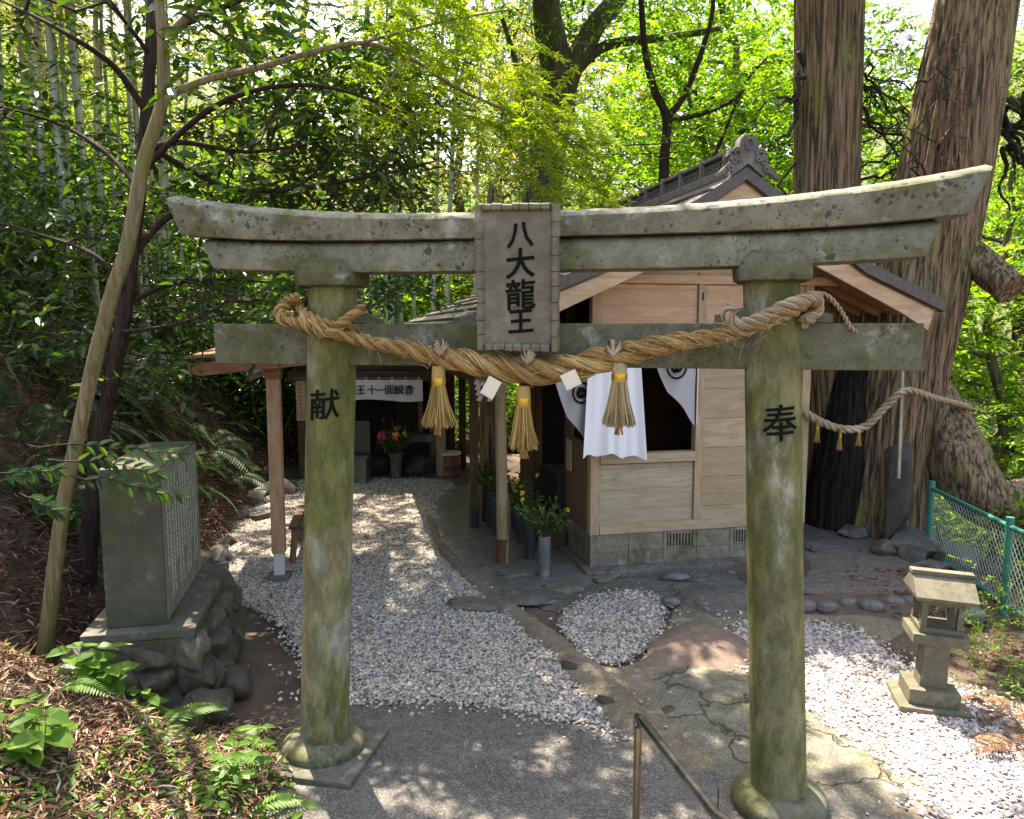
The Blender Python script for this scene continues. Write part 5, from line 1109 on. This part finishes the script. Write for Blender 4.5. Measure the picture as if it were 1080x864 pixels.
L3=limb(limbs,[W(380,46,5.3),W(420,35,5.2),W(480,20,5.3),W(540,10,5.5)],.012,.006,20); L4=limb(limbs,[W(430,60,5.4),W(400,110,5.3),W(440,130,5.4)],.010,.004,16); L5=limb(limbs,[W(150,-100,YA),W(260,-80,5.0),W(380,-40,5.2),W(470,-10,5.4)],.025,.008,30)
limbs.build('limbs',M['bark_light'],tA,smooth=True)
mp=MB();tw=MB()
O=np.concatenate([pts_in(70,395,500,-30,60,4.9,6.0),pts_in(60,440,560,40,130,5.2,6.2),pts_in(65,500,620,90,170,5.3,6.3),pts_in(105,560,690,120,208,5.4,6.6),pts_in(26,360,430,60,150,5.0,6.0),pts_in(12,600,640,60,120,5.4,6.0),pts_in(14,300,400,-40,20,4.9,5.5)])
O=sunfilter(O)
D=nrm(np.stack([.5+R.normal(size=len(O))*.6,R.normal(size=len(O))*.6,-.25+R.normal(size=len(O))*.12],1))
twigs(mp,tw,O,D,.30,10,.070,.3,droop=.25,kind='maple',twr=.0025,updown=1.6)
mp.build('crown',M['maple'],tA); tw.build('twigs',M['bark_mid'],tA)

tB=empty('camellia_tree',(0,0,0),0,'dark trunked evergreen with glossy leaves filling the upper left','tree')
YB=6.0
p=spline([W(88,690,YB),W(92,600,YB),W(103,480,YB),W(118,400,YB),W(133,320,YB),W(143,240,YB),W(152,150,YB),W(160,40,YB),W(165,-80,YB),W(170,-250,YB)],70)
MB().tube(p,np.interp(np.linspace(0,1,70),[0,.2,1],[.09,.062,.036]),18,mod=lambda t,th:1+.06*np.sin(th*3+t*20)).build('trunk',M['bark_dark'],tB,smooth=True)
limbs=MB(); LB=[]
for pts,r in (([(140,270),(170,235),(205,215),(280,225),(360,240)],.035),([(150,160),(190,150),(260,160),(340,150)],.03),([(135,320),(180,300),(230,295),(310,300)],.025),([(155,120),(120,70),(60,30),(0,0)],.03),([(148,200),(110,160),(60,130),(-10,110)],.025),([(135,310),(100,270),(50,250),(-20,230)],.025),([(160,40),(230,10),(300,-20),(400,-60)],.03),([(150,180),(230,110),(330,90),(430,120)],.028),([(128,350),(170,345),(220,330),(260,300)],.018),([(120,390),(80,360),(30,350),(-20,360)],.02),([(150,150),(250,200),(370,190),(460,170)],.025),([(160,60),(110,0),(40,-40)],.02)):
    q=[]
    yy=YB
    for i,(u,v) in enumerate(pts): q.append(W(u,v,yy)); yy+=R.uniform(-.5,.35)
    LB.append(limb(limbs,q,r,r*.25,30,9))
for q in range(26):
    L_=LB[R.randint(len(LB))]; a=L_[R.randint(8,28)]; e=a+np.array([R.normal()*.5,R.normal()*.5,R.normal()*.35]); branch_to(limbs,a,e,.011,8,.3)
limbs.build('limbs',M['bark_dark'],tB,smooth=True)
lf=MB();tw=MB()
O=np.concatenate([pts_in(280,-40,300,-40,120,4.6,7.6),pts_in(250,-40,260,110,260,4.4,7.5),pts_in(250,230,440,20,200,5.6,7.8),pts_in(130,-40,180,250,400,4.6,7.0),pts_in(90,200,420,190,235,5.8,7.8),pts_in(170,-40,300,-20,340,7.4,9.2),pts_in(110,220,450,30,210,6.4,8.2),pts_in(80,200,320,270,345,5.2,6.8),pts_in(45,400,470,60,190,6.2,7.8),pts_in(24,130,190,340,420,5.4,6.4),pts_in(30,395,450,285,310,6.2,7.6),pts_in(26,50,130,420,560,6,6.8)])
O=sunfilter(O)
D=nrm(np.stack([R.normal(size=len(O)),R.normal(size=len(O)),-.15+R.normal(size=len(O))*.3],1))
twigs(lf,tw,O,D,.38,9,.108,.42,droop=.3,twr=.004)
lf.build('crown',M['camellia'],tB); tw.build('twigs',M['bark_dark'],tB)
# low spray in front of the tablet (a compound leafy shoot)
sp=empty('leafy_shoot',(0,0,0),0,'dark compound leaves hanging in front of the stone tablet top','shrub')
lf=MB();st=MB()
for (a,e) in (((30,470,4.35),(205,478,4.45)),((60,500,4.3),(185,520,4.4)),((50,485,4.4),(165,498,4.3)),((20,520,4.35),(60,540,4.3)),((-10,500,4.1),(60,495,4.2))):
    q=wiggle(W(*a),W(*e),14,.12,.03); st.tube(q,np.linspace(.006,.002,14),5)
    for j in range(3,14):
        for s in(-1,1): leaves(lf,q[j][None],np.array([[.45,.1*s,-.25*1+.35*s]])+rnd(1,.12),np.array([[0,-.7,.7]]),.085,.03,curl=.15)
q=wiggle(W(-60,560,4.5),W(40,480,4.35),10,.1); st.tube(q,np.linspace(.012,.006,10),6)
lf.build('leaves',M['camellia'],sp); st.build('stems',M['bark_dark'],sp)

# ------------------------------------------------------------------ centre and background trees
tC=empty('forked_tree',(0,0,0),0,'tall dark forked tree behind the centre of the torii','tree')
YC=15.
mb=MB(); limb(mb,[(*W(568,345,YC)[:2],-.2),W(570,240,YC),W(577,170,YC),W(588,110,YC),W(585,60,YC),W(577,10,YC),W(572,-60,YC),W(560,-300,YC)],.42,.2,60,20)
limb(mb,[W(588,120,YC),W(600,80,YC),W(620,40,YC),W(645,5,YC),W(690,-60,YC+.5)],.26,.16,30,14); limb(mb,[W(606,75,YC),W(640,48,YC),W(700,40,YC-.5),W(760,30,YC-1)],.12,.05,20,10); limb(mb,[W(577,170,YC),W(560,130,YC),W(548,80,YC),(W(530,20,YC))],.10,.04,20,8)
mb.build('trunk',M['bark_mid'],tC,smooth=True)
lf=MB(); O=np.concatenate([pts_in(160,500,760,-60,60,13,17),pts_in(70,540,640,60,190,14,16.5)]); twigs(lf,lf,O,rnd(len(O))+np.array([0,0,-.2]),.6,9,.13,.38,droop=.3,simple=True,twr=.008); lf.build('crown',M['mid'],tC)
tD=empty('thin_forked_tree',(0,0,0),0,'thin dark tree with two curving stems above the shrine roof','tree')
YD=12.5
mb=MB(); limb(mb,[(*W(700,330,YD)[:2],0),W(699,240,YD),W(701,170,YD),W(703,125,YD),W(690,95,YD),W(680,50,YD),W(676,0,YD),W(670,-80,YD)],.10,.035,60,12); limb(mb,[W(703,125,YD),W(722,100,YD),W(738,60,YD),W(750,20,YD),W(754,-30,YD)],.06,.03,30,10); limb(mb,[W(705,128,YD),W(740,120,YD),W(770,108,YD),W(785,95,YD)],.05,.02,20,8); limb(mb,[W(740,190,YD),W(760,150,YD),W(785,90,YD),W(810,60,YD)],.04,.015,20,8)
mb.build('trunk',M['bark_dark'],tD,smooth=True)
lf=MB(); O=np.concatenate([pts_in(120,620,850,-30,60,11,14),pts_in(100,700,850,60,150,11,14.5),pts_in(60,640,720,60,170,12,14.5)]); twigs(lf,lf,O,rnd(len(O))*np.array([1,1,.3])+np.array([0,0,-.1]),.5,9,.085,.5,droop=.2,simple=True,twr=.004,updown=1.5); lf.build('crown',M['bright'],tD)
# yellow-green bush sprays next to roof ridge
def bush(name,u0,u1,v0,v1,y0,y1,n,L,mat,label,wd=.45,base=None,cat='shrub',nl=9,tl=.4):
    e=empty(name,(0,0,0),0,label,cat); lf=MB(); O=pts_in(n,u0,u1,v0,v1,y0,y1); twigs(lf,None,O,rnd(n)*np.array([1,1,.4])+np.array([0,0,.1]),tl,nl,L,wd,droop=.25,simple=True,updown=1.4)
    lf.build('foliage',mat,e); st=MB(); c=O.mean(0); g=float(hz(c[0],c[1]))-.1
    for q in range(7):
        k=R.randint(n); b=(c[0]+R.normal()*.15,c[1]+R.normal()*.15,g); st.tube(wiggle(b,O[k],10,.25),np.linspace(.04,.008,10),6)
    st.build('stems',M['bark_mid'],e,smooth=True); return e
bush('bright_bush',690,745,165,230,13.0,14.2,50,.09,M['bright'],'bright yellow green shrub top behind the roof ridge')
bush('bright_bush',622,700,190,330,11.8,13,60,.08,M['bright'],'leafy shrub between the centre tree and the shrine roof')

# ------ tree templates for the forest; each copy is one tree
def tree_template(name,label,cat,group,h,cr,n,L,lm,bm_,wd=.45,tl=.6,nl=10,shape=1.0,low=.35,twr=None):
    e=empty(name,(0,0,0),0,label,cat,group); t=MB(); top=np.array([R.normal()*.4,R.normal()*.4,h*.92])
    P=wiggle((0,0,-.4),top,18,.12); t.tube(P,np.linspace(.03*h**.9*.6+.04,.03,18),10)
    lf=MB(); nb=16
    for q in range(nb):
        f=low+(1-low)*(q+.5)/nb; s=P[int(f*17)]; a=q*2.4+R.rand(); rr=cr*(1-.55*((f-low)/(1-low))**1.6)*(.7+.5*R.rand())
        e_=s+np.array([math.cos(a)*rr,math.sin(a)*rr,.25*rr+R.normal()*.3]); bp=wiggle(s,e_,10,.25,.05); t.tube(bp,np.linspace(.05,.012,10),6)
        m=n//nb; idx=R.randint(3,10,m); O=bp[idx]+rnd(m,cr*.17)*np.array([1,1,.6]); D=nrm(O-s+rnd(m,.8)); twigs(lf,None,O,D,tl,nl,L,wd,droop=.3,simple=True)
    t.build('trunk',bm_,e,smooth=True); lf.build('crown',lm,e); return e
groupF='broadleaf trees of the wood behind the shrine'
T1=tree_template('broadleaf_tree','bright green broadleaf tree in the wood behind the shrine','tree',groupF,11,3.0,950,.17,M['bright'],M['bark_mid'],low=.15)
T2=tree_template('broadleaf_tree','mid green broadleaf tree in the wood behind the shrine','tree',groupF,13,3.2,900,.18,M['mid'],M['bark_mid'],low=.2)
T3=tree_template('broadleaf_tree','yellowish leafed tree in the wood behind the shrine','tree',groupF,9,2.6,800,.17,M['yellowish'],M['bark_mid'],wd=.25,low=.1)
def putn(o,x,y,rz,s,z=None):
    o.location=(x,y,float(hz(x,y))-.1 if z is None else z); o.rotation_euler=(0,0,rz); o.scale=(s,s,s*(1+.1*math.sin(x*7))); return o
spots=[(1,-1.5,24,1),(0,2.5,21,1),(2,.2,20,1.0),(0,5.5,19,1.1),(1,8.5,22,1.0),(0,-4.5,27,1.1),(2,4.2,26,1.2),(0,-1,33,1.3),(1,6,31,1.3),(0,11,27,1.2),(2,9,17.5,1.0),(0,8.5,12.5,.8),(0,11.5,16,1.0),(1,14,21,1.2),(0,9.8,9.0,.7),(1,12.5,11.5,.9),(0,16,16,1.2),(2,13,8.0,.8),(0,7.8,15.5,.9),(1,-9,34,1.3),(0,-14,38,1.4),(1,2,40,1.5),(0,12,38,1.5),(2,18,30,1.4),(1,20,20,1.3),(0,-19,30,1.3),(2,-8,24,.9),(1,1.8,29,1.2),(0,22,12,1.2),(0,6.8,23,1.1),(1,9.5,25,1.2),(0,4.2,18.2,.95),(2,11.5,21,1.1),(0,7.0,28,1.3),(1,-13,22,1.0),(1,-16,15,1.0),(0,-12,12,.8)]
used=set()
for kx,x,y,s in spots:
    t=(T1,T2,T3)[kx]; o=t if kx not in used else copy_tree(t); used.add(kx); putn(o,x,y,R.rand()*6.28,s)
# undergrowth shrubs on the ravine side and behind the hall
def shrub_template(lm,label,group,L=.10,h=1.3,n=220,wd=.45):
    e=empty('shrub',(0,0,0),0,label,'shrub',group); lf=MB();t=MB()
    for q in range(9):
        a=R.rand()*6.28; e_=(math.cos(a)*h*.6,math.sin(a)*h*.6,h*(.6+.5*R.rand())); bp=wiggle((0,0,-.1),e_,8,.3); t.tube(bp,np.linspace(.02,.005,8),5)
        m=n//9; O=bp[R.randint(2,8,m)]+rnd(m,.16*h); twigs(lf,None,O,rnd(m)+np.array([0,0,.1]),.3,8,L,wd,droop=.3,simple=True)
    t.build('stems',M['bark_mid'],e); lf.build('foliage',lm,e); return e
SG='shrubs in the ravine beyond the fence'
S1=shrub_template(M['bright'],'bright leafy shrub growing in the ravine beyond the fence',SG); S2=shrub_template(M['mid'],'mid green shrub growing in the ravine beyond the fence',SG,.09)
us={0:0,1:0}
for q in range(60):
    x=R.uniform(5.3,14);y=R.uniform(3.5,19)
    if y<x*.9: continue
    k=int(R.rand()<.42); t=(S1,S2)[k]; o=copy_tree(t) if us[k] else t; us[k]=1; putn(o,x,y,R.rand()*6.28,R.uniform(.6,1.5))
for q in range(26):
    x=R.uniform(-2.5,3.6);y=R.uniform(15.8,20)
    k=int(R.rand()<.55); o=copy_tree((S1,S2)[k]); o['label']=('bright' if k==0 else 'mid green')+' leafy shrub in the thicket behind the shrine porch and small hall'; o['group']='shrubs in the thicket behind the small hall'; putn(o,x,y,R.rand()*6.28,R.uniform(.5,1.3))
HG='shrubs on the wooded hill behind the small hall'
for q in range(90):
    x=R.uniform(-16,2);y=R.uniform(16.5,34)
    if y<19 and x>-4.5: continue
    k=int(R.rand()<.35); o=copy_tree((S1,S2)[k]); o['label']=('bright' if k==0 else 'mid green')+' shrub on the wooded hillside far behind the small hall'; o['group']=HG; putn(o,x,y,R.rand()*6.28,R.uniform(1.2,2.8))
# ------ bamboo
def culm(h,r,label,group,nleaf=60):
    e=empty('bamboo_culm',(0,0,0),0,label,'bamboo',group); P=[];rr=[];z=-.2
    while z<h:
        P+=[(.0,0,z),(0,0,z+.012),(0,0,z+.03)]; q=r*(1-.6*z/h); rr+=[q,q*1.14,q*.98]; z+=.32+.02*z
    P=np.array(P); P[:,0]+=.06*(np.maximum(P[:,2],0)/h*2)**2*h*.15; MB().tube(P,rr,9).build('culm',M['culm'],e,smooth=True)
    lf=MB(); O=np.stack([R.normal(size=nleaf)*.6,R.normal(size=nleaf)*.6,R.uniform(h*.45,h,nleaf)],1); twigs(lf,lf,O,rnd(nleaf),.5,9,.13,.16,droop=.5,simple=True,twr=.004); lf.build('leaves',M['yellowish'],e); return e
gl='bamboo culms on the left hillside'; gc='bamboo culms behind the small hall'
C1=culm(9,.05,'pale bamboo culm in the grove on the left hillside',gl,70); C2=culm(10,.042,'slender pale bamboo culm in the grove on the left hillside',gl,60)
first=[True,True]
for q in range(125):
    x=R.uniform(-14,-5.6);y=R.uniform(8.5,17)
    if y<7.5+(-5.6-x)*.1: continue
    k=q%2; o=(C1,C2)[k] if first[k] else copy_tree((C1,C2)[k]); first[k]=False
    o.location=(x,y,float(hz(x,y))); o.rotation_euler=(R.normal()*.03,R.normal()*.03,R.rand()*6.28); s=R.uniform(.8,1.15); o.scale=(s,s,s)
for q,(u,Y) in enumerate([(398,16),(407,17),(413,15.5),(425,17),(440,18),(454,15.5),(467,14.8),(478,19),(490,20),(500,18),(512,21),(372,15),(380,16.5),(530,22),(388,18),(545,23),(610,22),(420,20)]):
    o=copy_tree((C1,C2)[q%2]); p=W(u,345,Y); o.location=(p[0],Y,float(hz(p[0],Y))); tl=(0.0 if q not in(8,7,10) else .14); o.rotation_euler=(0,tl+R.normal()*.015,R.rand()*.2); s=R.uniform(.95,1.25); o.scale=(s,s,s*1.1)
    o['label']='tall bamboo culm standing behind the small hall and torii'; o['group']=gc
# snag behind the plaque
o=MB().tube([W(517,345,9.9),W(518,260,9.9),W(520,225,9.9),W(519,200,9.9),W(517,192,9.9)],[.12,.10,.085,.05,.01],14,mod=lambda t,th:1+.2*np.sin(th*3+t*7)+.1*np.sin(th*7)).build('dead_snag',M['cedar'],smooth=True); tag(o,'broken brown snag tip showing above the plaque','dead tree')
# the snag stands on a thin dead trunk
p0=W(517,345,9.9); MB().tube([(p0[0],9.9,-.1),(p0[0],9.9,1.5),p0],[.16,.14,.12],12).build('trunk_foot',M['cedar'],o)
# cables
mb=MB(); mb.tube(wiggle(W(600,152,14),W(720,150,11),12,.0,-.01),.012,6); o=mb.build('overhead_cable',M['cable']); tag(o,'thin dark cable above the shrine roof ridge','cable')
mb=MB(); mb.tube(wiggle(W(600,161,14),W(720,160,11),12,.0,-.01),.010,6); o=mb.build('overhead_cable',M['cable']); tag(o,'thinner dark cable just under the upper cable','cable')

# ------------------------------------------------------------------ ferns & hillside plants
def fern_template(mat,label,group,L=.45,nf=7,cat='fern'):
    e=empty('fern',(0,0,0),0,label,cat,group); lf=MB(); st=MB()
    for q in range(nf):
        a=q*2*PI/nf+R.rand()*.6; d=np.array([math.cos(a),math.sin(a),0]); l=L*(.7+.5*R.rand()); t=np.linspace(0,1,20)[:,None]
        P=d*(l*t)+np.array([0,0,1])*(l*(.75*t-.75*t*t)); st.tube(P,np.linspace(.003,.001,20),3,cap=False)
        s=np.cross(d,[0,0,1.]); T=np.gradient(P,axis=0);T=nrm(T)
        for sg in(-1,1): 
            k=np.arange(3,20); pl=l*.24*np.sin(np.linspace(.35,3.0,len(k)))**.8+.01; leaves(lf,P[k],s*sg*.95+T[k]*.35+np.array([0,0,-.1]),np.tile([0,0,1.],(len(k),1))+rnd(len(k),.08),pl,pl*.26,simple=True,fold=.08)
    lf.build('fronds',mat,e); st.build('stalks',mat,e); return e
FD=fern_template(M['darkfern'],'dark fern growing on the shaded left bank',"ferns on the left bank",.5,8); first=True
for q in range(75):
    y=R.uniform(6.0,15); x=-3.1-.13*(y-4.5)-R.uniform(.1,3.2) 
    if y<6.6 and x>-3.6: continue
    o=FD if first else copy_tree(FD); first=False; o.location=(x,y,float(hz(x,y))-.02); o.rotation_euler=(0,.5,R.rand()*6.28) if R.rand()<.0 else (R.normal()*.15,.55+R.normal()*.15,R.normal()*.5); s=R.uniform(.7,1.35); o.scale=(s,s,s)
LG='small evergreen saplings on the left bank'
SP=shrub_template(M['camellia'],'small dark leaved sapling on the left bank',LG,.085,1.1,190,.4); SP.name='sapling'; first=True
for q in range(34):
    y=R.uniform(6.8,15.5); x=-3.3-.13*(y-4.5)-R.uniform(.8,4.5); o=SP if first else copy_tree(SP); first=False; putn(o,x,y,R.rand()*6.28,R.uniform(.7,1.5))
for q in range(34):
    y=R.uniform(12.5,22); x=-.335*y+R.normal()*.9
    if x>-4.1: continue
    o=copy_tree(SP); o['label']='dark leaved sapling on the slope behind the bench shelter'; o['group']='saplings on the slope behind the bench shelter'; putn(o,x,y,R.rand()*6.28,R.uniform(1.0,2.2))
# foreground ferns
FB=fern_template(M['fern'],'bright fern arching out beside the tablet base at the lower left','',.42,5)
fl=[((165,735),4.15,.20,'bright fern arching out beside the tablet base at the lower left',1.0,.6),((10,655),4.3,.6,'fern frond entering at the left edge beside the slender tree',1.0,-.3),((235,790),3.9,.12,'low fern in the litter in front of the tablet',.8,.9),((255,855),3.55,.12,'fern at the bottom edge left of the pillar',.75,.2),((60,790),3.7,.35,'small fern in the sunny litter at lower left',.6,2.),((170,800),3.9,.25,'pale young fern in the middle of the litter',.55,1.)]
for q,((u,v),Yp,z,l,s,rz) in enumerate(fl):
    o=FB if q==0 else copy_tree(FB); p=W(u,v,Yp); o.location=(p[0],Yp,float(hz(p[0],Yp))-.01); o['label']=l; o.rotation_euler=(0,.0,rz); o.scale=(s,s,s)
def herb(u,v,Yp,label,h,n,L,wd=.55,lean=(0,0),mat='herb',pairs=4,scale=1):
    p=W(u,v,Yp); z=float(hz(p[0],Yp)); e=empty('herb',(p[0],Yp,z-.01),0,label,'plant'); lf=MB();st=MB()
    for q in range(n):
        a=R.rand()*6.28; tip=np.array([lean[0]+R.normal()*.08,lean[1]+R.normal()*.08,h*(.7+.4*R.rand())]); b_=wiggle((R.normal()*.02,R.normal()*.02,0),tip,8,.15); st.tube(b_,np.linspace(.004,.002,8),5)
        for j in range(pairs):
            t=3+int(4*j/max(1,pairs-1)); bp=b_[t]
            for s in(0,PI):
                aa=a+j*PI/2+s; sz=L*(.65+.35*(pairs-j)/pairs)*(.85+.3*R.rand()); d=np.array([[math.cos(aa),math.sin(aa),.15-.25*R.rand()]]); pet=bp+d[0]*.02; leaves(lf,pet[None],d,np.array([[0,-.25,1.]])+rnd(1,.2),sz,sz*wd,curl=.16,fold=.12)
    lf.build('leaves',M[mat],e); st.build('stems',M['herb'],e); return e
herb(105,735,4.0,'broad leaved bright green plant in front of the tablet base',.34,5,.17,.6)
herb(145,720,4.15,'smaller broad leaved plant just right of the large one',.26,4,.14,.6)
herb(255,820,3.75,'upright fresh green sapling beside the left pillar base',.36,3,.10,.5,pairs=5)
herb(298,850,3.55,'few leaved sprout right against the left pillar base',.22,1,.13,.45,(.05,0),pairs=2)
herb(45,858,3.3,'large serrated leaf plant in the lower left corner',.24,2,.16,.65)
herb(20,880,3.2,'plant with pointed leaves at the bottom left corner',.22,2,.15,.6)
herb(-5,700,4.0,'leaf tips poking in at the left edge above the litter',.2,2,.11,.4)
herb(215,850,3.5,'small leafy plant at the bottom below the tablet',.16,3,.07,.55)
wf=herb(75,745,3.95,'small plant with one pale withered flower in the litter',.12,1,.05,.5); f=MB(); leaves(f,np.repeat(np.array([[0,0,.13]]),7,0),np.array([[math.cos(a),math.sin(a),.2] for a in np.arange(7)*.9]),np.tile([0,-.3,1.],(7,1)),.05,.03); f.build('blossom',M['whiteflower'],wf)
# ground cover: one stuff object of seedlings
lf=MB(); n=2600; x=R.uniform(-3.6,-1.15,n);y=R.uniform(2.7,4.5,n); k=(vn(x,y,2.6)>-.15)&(y<4.35); x=x[k];y=y[k];m=len(x); P=np.stack([x,y,hz(x,y)+.02+R.rand(m)*.05],1)
leaves(lf,P,rnd(m)*np.array([1,1,.25]),np.array([0,0,1.])+rnd(m,.35),.035+.03*R.rand(m),.02+.012*R.rand(m),curl=.1); 
tag(lf.build('ground_cover',M['herb']),'tiny seedlings sprouting through the dry leaf litter',kind='stuff')
def litter(name,x,y,mat,L,wd,label,lift=.03):
    mb=MB();n=len(x); P=np.stack([x,y,hz(x,y)+R.rand(n)*lift+.004],1); D=rnd(n)*np.array([1,1,.28]); Ls=L*(.5+R.rand(n)); leaves(mb,P,D,np.array([0,0,1.])+rnd(n,.35),Ls,wd*(.6+.8*R.rand(n)),curl=.15,fold=.15,simple=False); return tag(mb.build(name,mat),label,kind='stuff')
n=30000; x=R.uniform(-4.6,-1.2,n);y=R.uniform(2.4,4.55,n); k=(R.rand(n)<smooth(-x,1.15,1.5)); litter('leaf_litter',x[k],y[k],M['litter'],.062,.0095,'dry pinkish brown bamboo leaves covering the lower left bank',.05)
n=1100; x=R.uniform(-4.2,-1.25,n);y=R.uniform(2.6,4.5,n); litter('leaf_litter.004',x,y,M['litter'],.085,.018,'larger curled dry leaves on the lower left bank',.06)
n=34000; y=R.uniform(4.6,15,n); x=-2.9-.13*(y-4.5)-np.abs(R.normal(size=n))*2.2; litter('leaf_litter.001',x,y,M['litterdark'],.11,.015,'dark brown fallen bamboo leaves covering the left hillside',.09)
n=5000; x=np.concatenate([R.uniform(3.0,5.0,n)]);y=R.uniform(3.0,7.4,n); k=R.rand(n)<smooth(x,3.0,3.9); litter('leaf_litter.002',x[k],y[k],M['litterdark'],.07,.014,'brown leaf litter along the fence foot',.02)
n=5200; x=R.uniform(-3.4,3.6,n);y=R.uniform(3.3,11,n); k=vn(x,y,1.7)+.35*R.normal(size=n)>.45; litter('leaf_litter.003',x[k],y[k],M['litter'],.035,.01,'few small fallen leaves scattered over gravel and paving',.04)
# right edge plants
RB=[(1045,690,5.4,'bright weedy shrub at the right edge beside the lantern',.5,'bright'),(1070,640,5.8,'leafy shrub in front of the second fence post',.6,'bright'),(1075,720,4.9,'low weeds at the right edge above the rusty fronds',.4,'herb')]
for u,v,Yp,l,h,mt in RB:
    p=W(u,v,Yp); e=empty('weed',(p[0],Yp,float(hz(p[0],Yp))),0,l,'plant'); lf=MB(); n=45; O=rnd(n,h*.32)*np.array([1,1,.8])+np.array([0,0,h*.5]); twigs(lf,lf,O,rnd(n)+np.array([0,0,.4]),.16,8,.035,.4,simple=True,twr=.002); lf.build('foliage',M[mt],e)
RF=fern_template(M['redfern'],'rusty dry fronds at the right edge of the gravel','',.30,6)
p=W(1065,755,4.6); RF.location=(p[0],4.6,.02)
o=copy_tree(RF); o['label']='rusty dry fronds at the lower right corner'; p=W(1078,800,4.2); o.location=(p[0],4.2,.02); o.rotation_euler=(0,0,1)

# ------------------------------------------------------------------ high canopy (unseen leaf clumps added above the frame to give the dappled shade)
def canopy(parent,x0,x1,y0,y1,zlo,zhi,n,L,mat,nl=8):
    """gx,gy are where the clump's shadow falls; the clump itself hangs at its own height along the sun's ray"""
    gx=R.uniform(x0,x1,n);gy=R.uniform(y0,y1,n);z=R.uniform(zlo,zhi,n)
    keep=R.rand(n)>lit(gx,gy,True); keep&=~((vn(gx,gy,2.3)>.72)&(R.rand(n)<.6))
    gx,gy,z=gx[keep],gy[keep],z[keep]; t=z/SD[2]; O=np.stack([gx+SD[0]*t,gy+SD[1]*t,z],1)
    vis=(O[:,2]<H+O[:,1]*math.tan(math.atan(432/800)-PITCH)+.4); O=O[~vis]
    lf=MB(); twigs(lf,lf,O,rnd(len(O))*np.array([1,1,.3]),.45,nl,L,.5,droop=.2,simple=True,updown=1.5,twr=.006); return lf.build('crown',mat,parent)  # this crown is an added shade caster, unseen from the camera
canopy(c1,-.6,3.4,2.6,12,7.2,10.5,2300,.17,M['mid'])
canopy(c2,1.2,6.5,3.0,10,7.5,11,900,.17,M['mid'])
canopy(tB,-5.5,-.4,2.2,12,7.0,10.5,2300,.17,M['mid'])
